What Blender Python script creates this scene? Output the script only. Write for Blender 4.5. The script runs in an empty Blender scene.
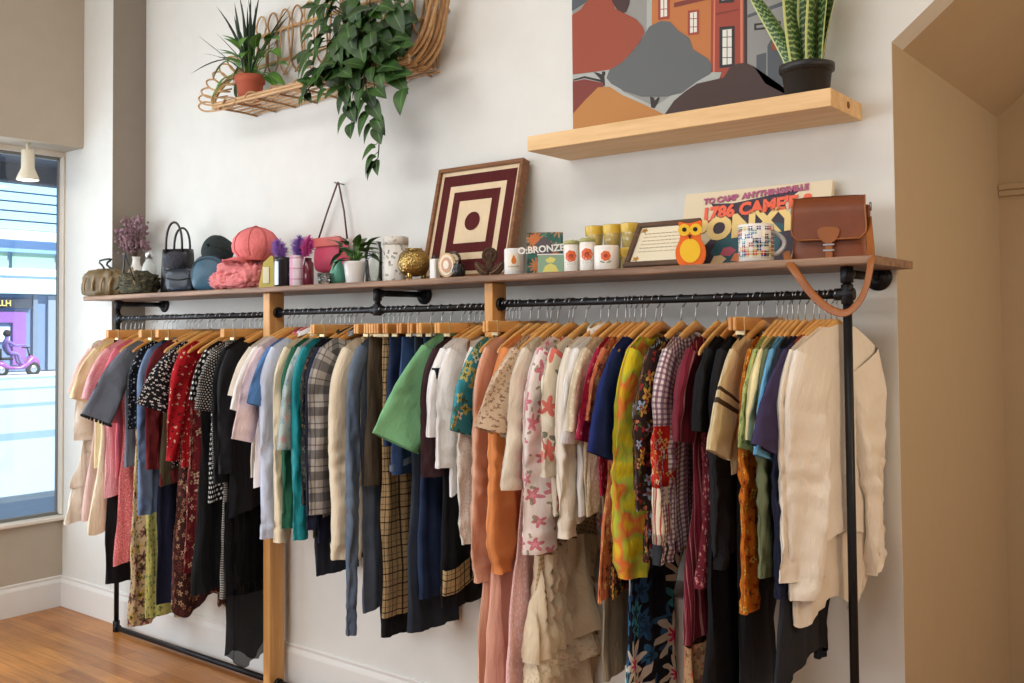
import bpy, bmesh, math, random
from mathutils import Vector, Matrix, noise
random.seed(7)
S = bpy.context.scene
COL = S.collection
PI = math.pi
# ------------------------------------------------------------------ camera model (lens and pose measured from the photograph)
FPX, CY0 = 979.16, 297.65
RM = ((0.78532985, 0.6190222, -0.00827872), (-0.02638042, 0.02010132, -0.99944985), (-0.61851523, 0.7851162, 0.03211623))
CAM = Vector((0.0, -3.294545, 1.686554))
def ray(px, py):
    a, b = (px - 512) / FPX, (py - CY0) / FPX
    return Vector([RM[0][k] * a + RM[1][k] * b + RM[2][k] for k in range(3)])
def at(px, py, y):            # point of the plane y = const
    r = ray(px, py); return CAM + r * ((y - CAM.y) / r.y)
def atx(px, py, x):
    r = ray(px, py); return CAM + r * ((x - CAM.x) / r.x)
def lerp(a, b, t): return a + (b - a) * t
def clamp(x, a=0.0, b=1.0): return max(a, min(b, x))
def sstep(x): x = clamp(x); return x * x * (3 - 2 * x)
def interp(tab, d):
    if d <= tab[0][0]: return tab[0][1]
    for (a, va), (b, vb) in zip(tab, tab[1:]):
        if d <= b: return lerp(va, vb, sstep((d - a) / (b - a)) if b > a else 1)
    return tab[-1][1]
def spow(v, e): return math.copysign(abs(v) ** e, v)
def lin(c):
    return tuple(((v / 12.92) if v <= 0.04045 else ((v + 0.055) / 1.055) ** 2.4) for v in [k / 255.0 for k in c[:3]]) + (1.0,)
# ------------------------------------------------------------------ mesh builder
class MB:
    def __init__(s): s.v, s.f, s.uv, s.sm, s.mi = [], [], [], [], []
    def grid(s, rows, close=False, uvs=None, smooth=True, mi=0, cap0=False, cap1=False, flip=False):
        b = len(s.v); n = len(rows[0])
        for j, r in enumerate(rows):
            for i, p in enumerate(r):
                s.v.append(tuple(p)); s.uv.append(uvs[j][i] if uvs else (i / n, j / max(1, len(rows) - 1)))
        m = n if close else n - 1
        for j in range(len(rows) - 1):
            for i in range(m):
                k = (i + 1) % n
                q = (b + j * n + i, b + j * n + k, b + (j + 1) * n + k, b + (j + 1) * n + i)
                s.f.append(q[::-1] if flip else q); s.sm.append(smooth); s.mi.append(mi)
        if cap0: s.f.append(tuple(b + i for i in range(n))[::-1]); s.sm.append(False); s.mi.append(mi)
        if cap1: s.f.append(tuple(b + (len(rows) - 1) * n + i for i in range(n))); s.sm.append(False); s.mi.append(mi)
        return s
    def poly(s, pts, mi=0, uvs=None):
        b = len(s.v); s.v += [tuple(p) for p in pts]; s.uv += uvs if uvs else [(p[0], p[1]) for p in pts]
        s.f.append(tuple(range(b, b + len(pts)))); s.sm.append(False); s.mi.append(mi); return s
    def box(s, lo, hi, bev=0.0, mi=0, M=None, seg=1):
        bm = bmesh.new(); bmesh.ops.create_cube(bm, size=1)
        c = [(lo[k] + hi[k]) / 2 for k in range(3)]; d = [abs(hi[k] - lo[k]) for k in range(3)]
        for v in bm.verts: v.co = Vector((v.co.x * d[0] + c[0], v.co.y * d[1] + c[1], v.co.z * d[2] + c[2]))
        if bev > 0: bmesh.ops.bevel(bm, geom=list(bm.edges), offset=min(bev, min(d) * 0.45), segments=seg, profile=0.6, affect='EDGES')
        return s.add_bm(bm, mi, M, False)
    def add_bm(s, bm, mi=0, M=None, smooth=True):
        bm.verts.index_update(); b = len(s.v)
        for v in bm.verts:
            p = M @ v.co if M else v.co
            s.v.append(tuple(p)); s.uv.append((v.co.x + v.co.y, v.co.z))
        for f in bm.faces: s.f.append(tuple(b + v.index for v in f.verts)); s.sm.append(smooth); s.mi.append(mi)
        bm.free(); return s
    def ball(s, c, r, seg=16, rings=10, mi=0, M=None):
        r = r if isinstance(r, (tuple, list)) else (r, r, r)
        rows = []
        for j in range(rings + 1):
            t = PI * j / rings
            row = []
            for i in range(seg):
                a = 2 * PI * i / seg
                p = Vector((r[0] * math.sin(t) * math.cos(a), r[1] * math.sin(t) * math.sin(a), -r[2] * math.cos(t)))
                if M: p = M @ p
                row.append(p + Vector(c))
            rows.append(row)
        return s.grid(rows, True, None, True, mi)
    def lathe(s, prof, c=(0, 0, 0), seg=28, mi=0, cap0=True, cap1=False, M=None, ang=None):
        rows = []
        for r, z in prof:
            row = []
            for i in range(seg):
                a = 2 * PI * i / seg
                p = Vector((r * math.cos(a), r * math.sin(a), z))
                if M: p = M @ p
                row.append(p + Vector(c))
            rows.append(row)
        R = max(p[0] for p in prof)
        uv = [[(2 * PI * i / seg * R, z) for i in range(seg)] for r, z in prof]
        return s.grid(rows, True, uv, True, mi, cap0, cap1)
    def tube(s, pts, r, seg=8, mi=0, cap=True, flat=1.0, up=None):
        pts = [Vector(p) for p in pts]; n = len(pts)
        rr = r if isinstance(r, (list, tuple)) else [r] * n
        nrm = None; rows = []
        for i, p in enumerate(pts):
            t = (pts[min(i + 1, n - 1)] - pts[max(i - 1, 0)])
            if t.length < 1e-9: t = Vector((0, 0, 1))
            t.normalize()
            if nrm is None:
                a = Vector(up) if up else (Vector((0, 0, 1)) if abs(t.z) < 0.9 else Vector((1, 0, 0)))
                nrm = (a - t * a.dot(t)).normalized()
            else:
                q = nrm - t * nrm.dot(t)
                nrm = q.normalized() if q.length > 1e-6 else nrm
            b = t.cross(nrm)
            rows.append([p + (nrm * math.cos(2 * PI * k / seg) + b * flat * math.sin(2 * PI * k / seg)) * rr[i] for k in range(seg)])
        L = 0; uv = []
        for i in range(n):
            if i: L += (pts[i] - pts[i - 1]).length
            uv.append([(k / seg * 0.1, L) for k in range(seg)])
        return s.grid(rows, True, uv, True, mi, cap, cap)
    def prism(s, outline, y0, y1, mi=0, M=None, side=None):      # outline in (x, z), extruded along y
        n = len(outline); b = len(s.v)
        for y in (y0, y1):
            for x, z in outline:
                p = Vector((x, y, z)); p = M @ p if M else p
                s.v.append(tuple(p)); s.uv.append((x, z))
        s.f.append(tuple(b + i for i in range(n))); s.f.append(tuple(b + n + i for i in range(n))[::-1])
        s.sm += [False, False]; s.mi += [mi, mi]
        for i in range(n):
            k = (i + 1) % n
            s.f.append((b + k, b + i, b + n + i, b + n + k)); s.sm.append(False); s.mi.append(mi if side is None else side)
        return s
    def xf(s, M):
        s.v = [tuple(M @ Vector(p)) for p in s.v]; return s
    def build(s, name, mats, parent=None, loc=None, rot=None):
        me = bpy.data.meshes.new(name); me.from_pydata(s.v, [], s.f); me.update()
        uvl = me.uv_layers.new(name='UVMap')
        vi = [0] * len(me.loops); me.loops.foreach_get('vertex_index', vi)
        flat = []
        for k in vi: flat += s.uv[k]
        uvl.data.foreach_set('uv', flat)
        me.polygons.foreach_set('use_smooth', s.sm); me.polygons.foreach_set('material_index', s.mi)
        for m in (mats if isinstance(mats, (list, tuple)) else [mats]): me.materials.append(m)
        me.validate(); me.update()
        o = bpy.data.objects.new(name, me); COL.objects.link(o)
        if parent is not None: o.parent = parent
        if loc is not None: o.location = loc
        if rot is not None: o.rotation_euler = rot
        return o
def empty(name, loc=(0, 0, 0), rot=(0, 0, 0)):
    o = bpy.data.objects.new(name, None); COL.objects.link(o); o.location = loc; o.rotation_euler = rot
    o.empty_display_size = 0.05; return o
def tag(o, label=None, cat=None, group=None, kind=None):
    if label: o['label'] = label
    if cat: o['category'] = cat
    if group: o['group'] = group
    if kind: o['kind'] = kind
    return o
def copy_tree(o, parent=None):
    c = o.copy(); COL.objects.link(c)
    if parent is not None: c.parent = parent
    for ch in list(o.children): copy_tree(ch, c)
    return c
# ------------------------------------------------------------------ materials
class NT:
    def __init__(s, name, rough=0.8, metal=0.0, spec=0.3):
        s.m = bpy.data.materials.new(name); s.m.use_nodes = True
        s.t = s.m.node_tree; s.b = s.t.nodes['Principled BSDF']
        s.b.inputs['Roughness'].default_value = rough; s.b.inputs['Metallic'].default_value = metal
        s.b.inputs['Specular IOR Level'].default_value = spec
        s._uv = None
    def n(s, ty, **kw):
        x = s.t.nodes.new(ty)
        for k, v in kw.items(): setattr(x, k, v)
        return x
    def put(s, sock, v):
        if v is None: return
        if hasattr(v, 'is_linked') or hasattr(v, 'links'): s.t.links.new(v, sock)
        else: sock.default_value = v
    def math(s, op, a, b=None, c=None):
        x = s.n('ShaderNodeMath', operation=op)
        s.put(x.inputs[0], a); s.put(x.inputs[1], b); s.put(x.inputs[2], c)
        return x.outputs[0]
    def mix(s, f, a, b, blend='MIX'):
        x = s.n('ShaderNodeMix', data_type='RGBA', blend_type=blend)
        s.put(x.inputs[0], f); s.put(x.inputs[6], a); s.put(x.inputs[7], b)
        return x.outputs[2]
    def uv(s):
        if s._uv is None: s._uv = s.n('ShaderNodeTexCoord').outputs['UV']
        return s._uv
    def obj(s): return s.n('ShaderNodeTexCoord').outputs['Object']
    def sep(s, v):
        x = s.n('ShaderNodeSeparateXYZ'); s.put(x.inputs[0], v); return x.outputs
    def noise(s, vec, scale, detail=3, rough=0.55):
        x = s.n('ShaderNodeTexNoise'); x.inputs['Scale'].default_value = scale; x.inputs['Detail'].default_value = detail
        x.inputs['Roughness'].default_value = rough; s.put(x.inputs['Vector'], vec); return x.outputs['Fac']
    def ramp(s, f, stops, const=False):
        x = s.n('ShaderNodeValToRGB'); e = x.color_ramp.elements
        if const: x.color_ramp.interpolation = 'CONSTANT'
        while len(e) < len(stops): e.new(0.5)
        for k, (p, c) in enumerate(stops): e[k].position = p; e[k].color = c
        s.put(x.inputs[0], f); return x.outputs[0]
    def bump(s, h, strength=0.2, dist=0.002):
        x = s.n('ShaderNodeBump'); x.inputs['Strength'].default_value = strength; x.inputs['Distance'].default_value = dist
        s.put(x.inputs['Height'], h); s.t.links.new(x.outputs[0], s.b.inputs['Normal'])
    def done(s, col, vary=0.0, weave=False, alpha=None):
        if vary:
            nz = s.noise(s.obj(), 9, 4)
            col = s.mix(1.0, col, s.ramp(nz, [(0.3, (1 - vary,) * 3 + (1,)), (0.7, (1, 1, 1, 1))]), 'MULTIPLY')
        s.put(s.b.inputs['Base Color'], col)
        if weave:
            mp = s.n('ShaderNodeMapping'); mp.inputs['Scale'].default_value = (21, 6.5, 1); s.put(mp.inputs['Vector'], s.uv())
            wr = s.noise(mp.outputs[0], 1.0, 4, 0.6)
            s.bump(s.math('ADD', wr, s.math('MULTIPLY', s.noise(s.uv(), 420, 2), 0.05)), 0.75, 0.016)
        if alpha is not None: s.b.inputs['Alpha'].default_value = alpha
        return s.m
def plain(name, c, rough=0.85, vary=0.12, weave=True, alpha=None, spec=0.2, sheen=0.0):
    t = NT(name, rough, 0, spec)
    if sheen: t.b.inputs['Sheen Weight'].default_value = sheen
    return t.done(lin(c), vary, weave, alpha)
def solid(name, c, rough=0.5, metal=0.0, spec=0.5, **kw):
    t = NT(name, rough, metal, spec)
    for k, v in kw.items(): t.b.inputs[k.replace('_', ' ')].default_value = v
    return t.done(lin(c))
def emit(name, c, st):
    t = NT(name, 0.5); t.b.inputs['Emission Color'].default_value = lin(c); t.b.inputs['Emission Strength'].default_value = st
    return t.done(lin(c))
def flower_layer(t, col, cols, scale, r, petals, center, depth=0.3, vec=None, rnd=0.85):
    vec = vec or t.uv()
    vo = t.n('ShaderNodeTexVoronoi', voronoi_dimensions='2D'); scale = scale * 1.45; vo.inputs['Scale'].default_value = scale; vo.inputs['Randomness'].default_value = rnd
    t.put(vo.inputs['Vector'], vec)
    d = t.n('ShaderNodeVectorMath', operation='SUBTRACT'); t.put(d.inputs[0], vec); t.put(d.inputs[1], vo.outputs['Position'])
    x, y, _ = t.sep(d.outputs[0])
    ln = t.math('MULTIPLY', t.math('SQRT', t.math('ADD', t.math('MULTIPLY', x, x), t.math('MULTIPLY', y, y))), scale)
    rgb = t.n('ShaderNodeSeparateColor'); t.put(rgb.inputs[0], vo.outputs['Color'])
    an = t.math('ADD', t.math('ARCTAN2', y, x), t.math('MULTIPLY', rgb.outputs[1], 6.28))
    lim = t.math('MULTIPLY', t.math('ADD', t.math('MULTIPLY', t.math('COSINE', t.math('MULTIPLY', an, petals)), depth), 1 - depth), r)
    lim = t.math('MULTIPLY', lim, t.math('ADD', t.math('MULTIPLY', rgb.outputs[2], 0.5), 0.65))
    mask = t.math('LESS_THAN', ln, lim)
    pc = t.ramp(rgb.outputs[0], [(k / len(cols), lin(c)) for k, c in enumerate(cols)], True) if len(cols) > 1 else lin(cols[0])
    col = t.mix(t.math('MULTIPLY', mask, 0.82), col, pc)
    if center: col = t.mix(t.math('LESS_THAN', ln, t.math('MULTIPLY', lim, 0.38)), col, lin(center))
    return col
def floral(name, base, layers, vary=0.12, alpha=None, rough=0.85):
    t = NT(name, rough, 0, 0.2); col = lin(base)
    for (cols, scale, r, petals, center) in layers: col = flower_layer(t, col, cols, scale, r, petals, center)
    return t.done(col, vary, True, alpha)
def frac_band(t, coord, per, a, b):       # 1 where the fractional phase lies in a..b
    f = t.math('FRACT', t.math('ADD', t.math('DIVIDE', coord, per), 50.0))
    return t.math('MULTIPLY', t.math('GREATER_THAN', f, a), t.math('LESS_THAN', f, b))
def bands(name, base, specs, vary=0.12, rough=0.85):   # specs: (axis, period, from, to, colour, opacity)
    t = NT(name, rough, 0, 0.2); o = t.sep(t.uv()); col = lin(base)
    for ax, per, a, b, c, op in specs:
        col = t.mix(t.math('MULTIPLY', frac_band(t, o[ax], per, a, b), op), col, lin(c))
    return t.done(col, vary, True)
def dots(name, base, c, per, r, vary=0.1, c2=None):
    t = NT(name, 0.85, 0, 0.2); o = t.sep(t.uv())
    v = t.math('DIVIDE', o[1], per); row = t.math('FLOOR', v)
    u = t.math('ADD', t.math('DIVIDE', o[0], per), t.math('MULTIPLY', row, 0.5))
    fu = t.math('SUBTRACT', t.math('FRACT', t.math('ADD', u, 100.0)), 0.5); fv = t.math('SUBTRACT', t.math('FRACT', t.math('ADD', v, 100.0)), 0.5)
    d = t.math('SQRT', t.math('ADD', t.math('MULTIPLY', fu, fu), t.math('MULTIPLY', fv, fv)))
    return t.done(t.mix(t.math('LESS_THAN', d, r), lin(base), lin(c)), vary, True)
def denim(name, c, fade):
    t = NT(name, 0.85, 0, 0.2)
    n1 = t.noise(t.obj(), 6, 5); n2 = t.noise(t.uv(), 260, 2)
    col = t.mix(t.ramp(n1, [(0.35, (0, 0, 0, 1)), (0.72, (1, 1, 1, 1))]), lin(c), lin(fade))
    col = t.mix(t.math('MULTIPLY', n2, 0.4), col, lin([v * 0.6 for v in c]))
    t.bump(n2, 0.3, 0.002)
    return t.done(col)
def wood(name, c1, c2, scale=3.0, axis=0, rough=0.45, stretch=12, ring=0.5):
    t = NT(name, rough, 0, 0.4)
    mp = t.n('ShaderNodeMapping'); sc = [stretch * scale] * 3; sc[axis] = scale; mp.inputs['Scale'].default_value = sc
    t.put(mp.inputs['Vector'], t.obj())
    n1 = t.noise(mp.outputs[0], 1.0, 6, 0.65)
    col = t.ramp(n1, [(0.3, lin(c1)), (0.7, lin(c2))])
    t.bump(n1, 0.12, 0.003)
    return t.done(col)
# ------------------------------------------------------------------ the room
def wall_mat(name, c, vary=0.04):
    t = NT(name, 0.75, 0, 0.25)
    t.bump(t.noise(t.obj(), 60, 4), 0.08, 0.003)
    return t.done(lin(c), vary)
M_WHITE = wall_mat('white_wall_paint', (226, 226, 221))
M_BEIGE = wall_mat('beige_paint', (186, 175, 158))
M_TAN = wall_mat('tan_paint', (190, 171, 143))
M_TRIM = wall_mat('cream_trim_paint', (226, 218, 206), 0.02)
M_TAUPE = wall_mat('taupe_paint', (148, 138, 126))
M_BASE = wall_mat('white_trim_paint', (228, 226, 222), 0.02)
M_CEIL = wall_mat('ceiling_paint', (225, 222, 215))
def floor_mat():
    t = NT('oiled_oak_floor', 0.32, 0, 0.5)
    mp = t.n('ShaderNodeMapping'); t.put(mp.inputs['Vector'], t.obj())
    br = t.n('ShaderNodeTexBrick'); t.put(br.inputs['Vector'], mp.outputs[0])
    br.inputs['Scale'].default_value = 1.0; br.inputs['Brick Width'].default_value = 1.1; br.inputs['Row Height'].default_value = 0.085
    br.inputs['Mortar Size'].default_value = 0.0012; br.offset = 0.37
    br.inputs['Color1'].default_value = lin((205, 142, 74)); br.inputs['Color2'].default_value = lin((176, 112, 52)); br.inputs['Mortar'].default_value = lin((120, 72, 34))
    m2 = t.n('ShaderNodeMapping'); m2.inputs['Scale'].default_value = (3, 45, 1); t.put(m2.inputs['Vector'], t.obj())
    g = t.noise(m2.outputs[0], 1.0, 6, 0.65); big = t.noise(t.obj(), 2.2, 3)
    col = t.mix(1.0, br.outputs['Color'], t.ramp(g, [(0.3, (0.62, 0.58, 0.54, 1)), (0.65, (1, 1, 1, 1))]), 'MULTIPLY')
    col = t.mix(1.0, col, t.ramp(big, [(0.3, (0.72, 0.7, 0.7, 1)), (0.7, (1.1, 1.05, 1, 1))]), 'MULTIPLY')
    t.bump(g, 0.1, 0.002)
    return t.done(col)
def st(name, mb, m): return tag(mb.build(name, m), kind='structure')
st('floor', MB().box((-6.2, -7, -0.1), (2.2, 1.7, 0.0)), floor_mat())
st('ceiling', MB().box((-6.3, -7.2, 3.95), (2.3, 1.7, 4.05)), M_CEIL)
# back wall with the sloped-top opening to the passage on the right: plane y = 0
XJ, ZJ = -0.993, 2.622
wb = MB()
wb.prism([(-6.2, 0), (XJ, 0), (XJ, ZJ), (XJ + 1.33, 3.69), (2.2, 3.69), (2.2, 4.0), (-6.2, 4.0)], 0.0, 0.12)
st('wall_back', wb, M_WHITE)
# passage: side wall, sloped soffit, end wall
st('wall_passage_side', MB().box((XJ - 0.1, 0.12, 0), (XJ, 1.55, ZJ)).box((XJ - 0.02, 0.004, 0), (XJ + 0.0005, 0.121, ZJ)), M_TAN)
sf = MB(); a = 1.07 / 1.33
def sof(x0, x1, th):
    return [(x0, ZJ + (x0 - XJ) * a), (x1, ZJ + (x1 - XJ) * a), (x1 - th * .6, ZJ + (x1 - XJ) * a + th), (x0 - th * .6, ZJ + (x0 - XJ) * a + th)]
sf.prism(sof(XJ, XJ + 1.33, 0.1), 0.003, 1.55)
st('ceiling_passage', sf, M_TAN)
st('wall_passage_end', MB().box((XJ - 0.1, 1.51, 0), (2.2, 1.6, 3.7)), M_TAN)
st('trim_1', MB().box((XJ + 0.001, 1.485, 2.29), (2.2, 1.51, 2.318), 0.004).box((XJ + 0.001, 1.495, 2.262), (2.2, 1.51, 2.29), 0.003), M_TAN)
# pilaster at the left end, and the boxed-in lower wall behind the rack
YP = -0.215
st('wall_pilaster', MB().box((-6.0, YP, 0), (-5.437, 0.0, 3.95)), M_WHITE)
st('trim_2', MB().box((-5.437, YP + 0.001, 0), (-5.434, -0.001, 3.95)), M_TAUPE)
st('wall_lower_box', MB().box((-5.437, YP, 0), (-1.62, 0.0, 0.74), 0.004), M_WHITE)
# left wall with the shop window
YW0, YW1, ZW0, ZW1 = -3.6, -0.216, 0.56, 2.79
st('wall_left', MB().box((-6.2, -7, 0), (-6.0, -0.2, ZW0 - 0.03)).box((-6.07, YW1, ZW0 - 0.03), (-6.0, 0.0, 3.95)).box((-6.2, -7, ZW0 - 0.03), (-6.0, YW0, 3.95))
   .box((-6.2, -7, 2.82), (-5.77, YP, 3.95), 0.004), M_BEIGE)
win = st('window_1', MB().box((-6.07, YW0, ZW1), (-5.995, YW1, ZW1 + 0.03))
   .box((-6.07, YW1 - 0.014, ZW0), (-5.99, YW1, ZW1), 0.004).box((-6.1, YW0, ZW0), (-6.015, YW0 + 0.035, ZW1), 0.004), M_TRIM)
MB().box((-6.08, YW0, ZW0 - 0.03), (-5.955, YW1 + 0.03, ZW0 - 0.004), 0.006).build('window_sill', M_TRIM, win)
M_ALU = solid('grey_aluminium', (128, 128, 126), 0.4, 0.6)
MB().box((-6.06, YW1 - 0.022, ZW0), (-6.035, YW1 - 0.014, ZW1), 0.003).box((-6.06, YW0 + 0.03, ZW0 - 0.004), (-6.03, YW1 - 0.016, ZW0 + 0.018), 0.003).box((-6.06, YW0 + 0.03, ZW1 - 0.02), (-6.03, YW1 - 0.016, ZW1), 0.003).build('window_frame', M_ALU, win)
tg = NT('window_glass', 0.02)
tr = tg.n('ShaderNodeBsdfTransparent'); tr.inputs[0].default_value = (0.93, 0.97, 0.98, 1); gl = tg.n('ShaderNodeBsdfGlossy'); gl.inputs['Roughness'].default_value = 0.02
mx = tg.n('ShaderNodeMixShader'); mx.inputs[0].default_value = 0.06
tg.t.links.new(tr.outputs[0], mx.inputs[1]); tg.t.links.new(gl.outputs[0], mx.inputs[2]); tg.t.links.new(mx.outputs[0], tg.t.nodes['Material Output'].inputs[0])
MB().box((-6.05, YW0 + 0.04, ZW0 + 0.012), (-6.043, YW1 - 0.02, ZW1 - 0.015)).build('window_pane', tg.m, win)
# the closed sides of the shop that the camera does not see; the shop front behind the camera is open to the daylight
st('wall_right', MB().box((2.2, -7, 0), (2.3, 1.6, 3.95)), M_WHITE)
st('wall_front_shade', MB().box((-6.2, -7.2, 0), (2.3, -7.0, 0.95)).box((-6.2, -7.2, 3.1), (2.3, -7.0, 3.95)).box((-0.8, -7.2, 0.95), (2.3, -7.0, 3.1)), M_WHITE)  # unseen front wall, shaped to keep daylight off the lower right
# baseboards
PROF = [(0, 0.187), (0.006, 0.187), (0.01, 0.181), (0.007, 0.168), (0.016, 0.152), (0.018, 0.146), (0.018, 0.0), (0, 0.0)]
def board(name, p0, p1, nrm):
    p0, p1, nrm = Vector(p0), Vector(p1), Vector(nrm)
    return st(name, MB().grid([[p + nrm * d + Vector((0, 0, z)) for d, z in PROF] for p in (p0, p1)], False, None, False), M_BASE)
board('baseboard_back', (-5.999, YP, 0), (-1.62, YP, 0), (0, -1, 0))
board('baseboard_left', (-6.0, YP - 0.0, 0), (-6.0, -7, 0), (1, 0, 0))
# ------------------------------------------------------------------ spotlight under the bulkhead
M_LAMPW = solid('cream_lamp_enamel', (226, 218, 196), 0.4)
sp = atx(28, 150, -5.86)
lamp = empty('ceiling_spotlight', (-5.86, sp.y, 2.82)); tag(lamp, 'cream cylindrical spotlight with flared rim under the bulkhead by the window', 'spotlight')
MB().lathe([(0.012, 0), (0.012, -0.05)], seg=12).build('mounting_stem', M_LAMPW, lamp)
MB().lathe([(0.03, -0.04), (0.036, -0.045), (0.037, -0.15), (0.045, -0.17), (0.06, -0.205), (0.064, -0.222), (0.058, -0.222)], cap1=False).build('lamp_housing', M_LAMPW, lamp)
MB().lathe([(0.058, -0.220), (0.03, -0.226), (0.001, -0.228)], cap0=True).build('lamp_lens', emit('lit_lamp_lens', (255, 236, 205), 6), lamp)
# ------------------------------------------------------------------ outside: street and the building across it
M_ROAD = NT('sunlit_asphalt', 0.9); 
ro = M_ROAD.sep(M_ROAD.obj()); cr = M_ROAD.mix(frac_band(M_ROAD, ro[0], 7.0, 0.55, 0.72), lin((176, 194, 212)), lin((132, 160, 194)))
M_ROAD = M_ROAD.done(cr, 0.1)
tag(MB().box((-60, -30, -0.15), (-6.25, 40, -0.02)).build('street_ground', M_ROAD), kind='structure')
tag(MB().box((-44, -30, -0.03), (-38.6, 40, 0.05), 0.02).build('street_sidewalk', wall_mat('pale_concrete', (190, 196, 204))), kind='structure')
XB = -42.0
bld = empty('street_building', (XB, 16, 0)); tag(bld, 'pale blue shop building across the street with slatted upper roof', 'building')
fac = lambda nm, z0, z1, c, dx=0.0, y0=4, y1=30, rough=0.7: MB().box((XB - 0.4 + dx, y0, z0), (XB + dx, y1, z1)).xf(Matrix.Translation((-XB, -16, 0))).build(nm, solid(nm + '_paint', c, rough), bld)
fac('facade_wall', 0.0, 12, (170, 192, 214), -0.1)
rs = MB()
for k in range(16): rs.box((XB + 0.02, 4, 6.05 + k * 0.4), (XB + 0.3, 30, 6.38 + k * 0.4))
rs.xf(Matrix.Translation((-XB, -16, 0))).build('roof_slats', solid('blue_white_slats', (160, 204, 238)), bld)
fac('upper_ledge', 5.6, 6.0, (236, 240, 244), 0.5)
fac('blue_fascia', 5.1, 5.6, (128, 166, 216), 0.2)
wm = MB()
for k in range(13): wm.box((XB, 4 + k * 2.0, 4.4), (XB + 0.05, 5.8 + k * 2.0, 5.1))
wm.xf(Matrix.Translation((-XB, -16, 0))).build('upper_window', solid('green_glass', (150, 190, 168), 0.2), bld)
fac('lower_ledge', 4.1, 4.4, (238, 242, 246), 0.45)
fac('canopy_band', 3.35, 4.1, (196, 222, 236), 0.35)
fac('shop_front', 0.1, 3.3, (112, 134, 170), 0.0)
def fpx(px, py): p = atx(px, py, XB + 0.1); return p.y, p.z
y1, z1 = fpx(31, 299); y0, z0 = fpx(-14, 308)
MB().box((XB, y0, z0), (XB + 0.15, y1, z1)).xf(Matrix.Translation((-XB, -16, 0))).build('shop_sign', solid('dark_sign', (52, 58, 74)), bld)
def text_mesh(name, body, size, M, mat, parent=None, extrude=0.002, bold=0.0, align='CENTER'):
    cu = bpy.data.curves.new(name, 'FONT'); cu.body = body; cu.size = size; cu.extrude = extrude; cu.offset = bold; cu.align_x = align; cu.align_y = 'CENTER'; cu.resolution_u = 3
    ob = bpy.data.objects.new(name, cu); COL.objects.link(ob)
    bpy.context.view_layer.update()
    me = bpy.data.meshes.new_from_object(ob.evaluated_get(bpy.context.evaluated_depsgraph_get()))
    me.transform(M); me.materials.clear(); me.materials.append(mat)
    o = bpy.data.objects.new(name, me); bpy.data.objects.remove(ob); bpy.data.curves.remove(cu); COL.objects.link(o)
    if parent is not None: o.parent = parent
    return o
yy, zz = fpx(3, 303.5)
text_mesh('sign_lettering', 'LLH', 0.34, Matrix.Translation((0.2, yy - 16, zz)) @ Matrix.Rotation(PI / 2, 4, 'Z') @ Matrix.Rotation(PI / 2, 4, 'X'), solid('yellow_letters', (250, 214, 120)), bld, 0.02, 0.004)
y1, z1 = fpx(26, 312); y0, z0 = fpx(-20, 366)
pf = MB(); pf.box((XB, y1 - 0.55, z0), (XB + 0.12, y1, z1)); pf.box((XB, y0, z1 - 0.45), (XB + 0.12, y1 - 0.55, z1))
pf.xf(Matrix.Translation((-XB, -16, 0))).build('purple_frame', solid('purple_paint', (140, 92, 168)), bld)
ya, za = fpx(10, 327); yb, zb = fpx(-10, 342)
MB().box((XB, yb, zb), (XB + 0.1, ya, za)).xf(Matrix.Translation((-XB, -16, 0))).build('shop_poster', solid('pale_poster', (214, 236, 246)), bld)
for k, (pa, pb, c) in enumerate([(33, 37, (112, 128, 150)), (48, 58, (140, 152, 168))]):
    ya, za = fpx(pa, 296); yb, zb = fpx(pb, 366)
    MB().box((XB, ya, 0.1), (XB + 0.14, yb, 3.3)).xf(Matrix.Translation((-XB, -16, 0))).build('shop_pilaster', solid('grey_stone%d' % k, c), bld)
# dark awning over the shop's own window, outside
aw = MB().box((-7.7, -6, 2.99), (-6.22, 3.5, 3.2), 0.02).box((-7.75, -6, 2.85), (-7.62, 3.5, 3.22), 0.01)
tag(aw.build('window_awning', solid('dark_navy_awning', (58, 68, 92), 0.7)), 'dark navy awning outside above the shop window', 'awning')
# scooter and its rider on the far side of the street
p = atx(14, 373, -39.3)
sc = empty('mobility_scooter', (-39.3, p.y, -0.02)); tag(sc, 'purple scooter parked on the far kerb seen through the window', 'scooter')
M_PUR = solid('purple_enamel', (150, 84, 160), 0.3); M_RUB = solid('black_rubber', (36, 36, 40), 0.8); M_SIL = solid('silver_hub', (200, 204, 210), 0.3, 0.8)
RY = Matrix.Rotation(PI / 2, 4, 'Y')
b = MB()
b.grid([[Vector((0.28 * spow(math.cos(a), .7) * w, y, z0 + h * (0.5 + 0.5 * spow(math.sin(a), .7)))) for a in [2 * PI * i / 20 for i in range(20)]]
  for y, w, z0, h in [(-0.86, .3, .42, .1), (-0.8, .9, .34, .3), (-0.5, 1, .3, .34), (-0.25, 1, .28, .14), (0.15, 1, .28, .12), (0.4, .95, .3, .3), (0.62, .85, .34, .5), (0.85, .6, .34, .42), (0.98, .3, .4, .2)]], True, None, True, 0, True, True)
b.build('body_panel', M_PUR, sc)
for y in (-0.58, 0.66):
    w = MB().lathe([(0.12, -0.06), (0.25, -0.07), (0.28, -0.04), (0.28, 0.04), (0.25, 0.07), (0.12, 0.06)], (0, 0, 0), 24, 0, True, True, RY).build('wheel', M_RUB, sc, (0.18, y, 0.28))
    MB().lathe([(0.01, 0.075), (0.13, 0.07), (0.14, 0.055)], (0, 0, 0), 16, 0, True, False, RY).build('hub', M_SIL, w)
MB().tube([(0, 0.6, 0.8), (0, 0.52, 1.1), (0, 0.45, 1.14)], 0.035).tube([(-0.3, 0.45, 1.14), (0.3, 0.45, 1.14)], 0.025).build('tiller', M_RUB, sc)
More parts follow.
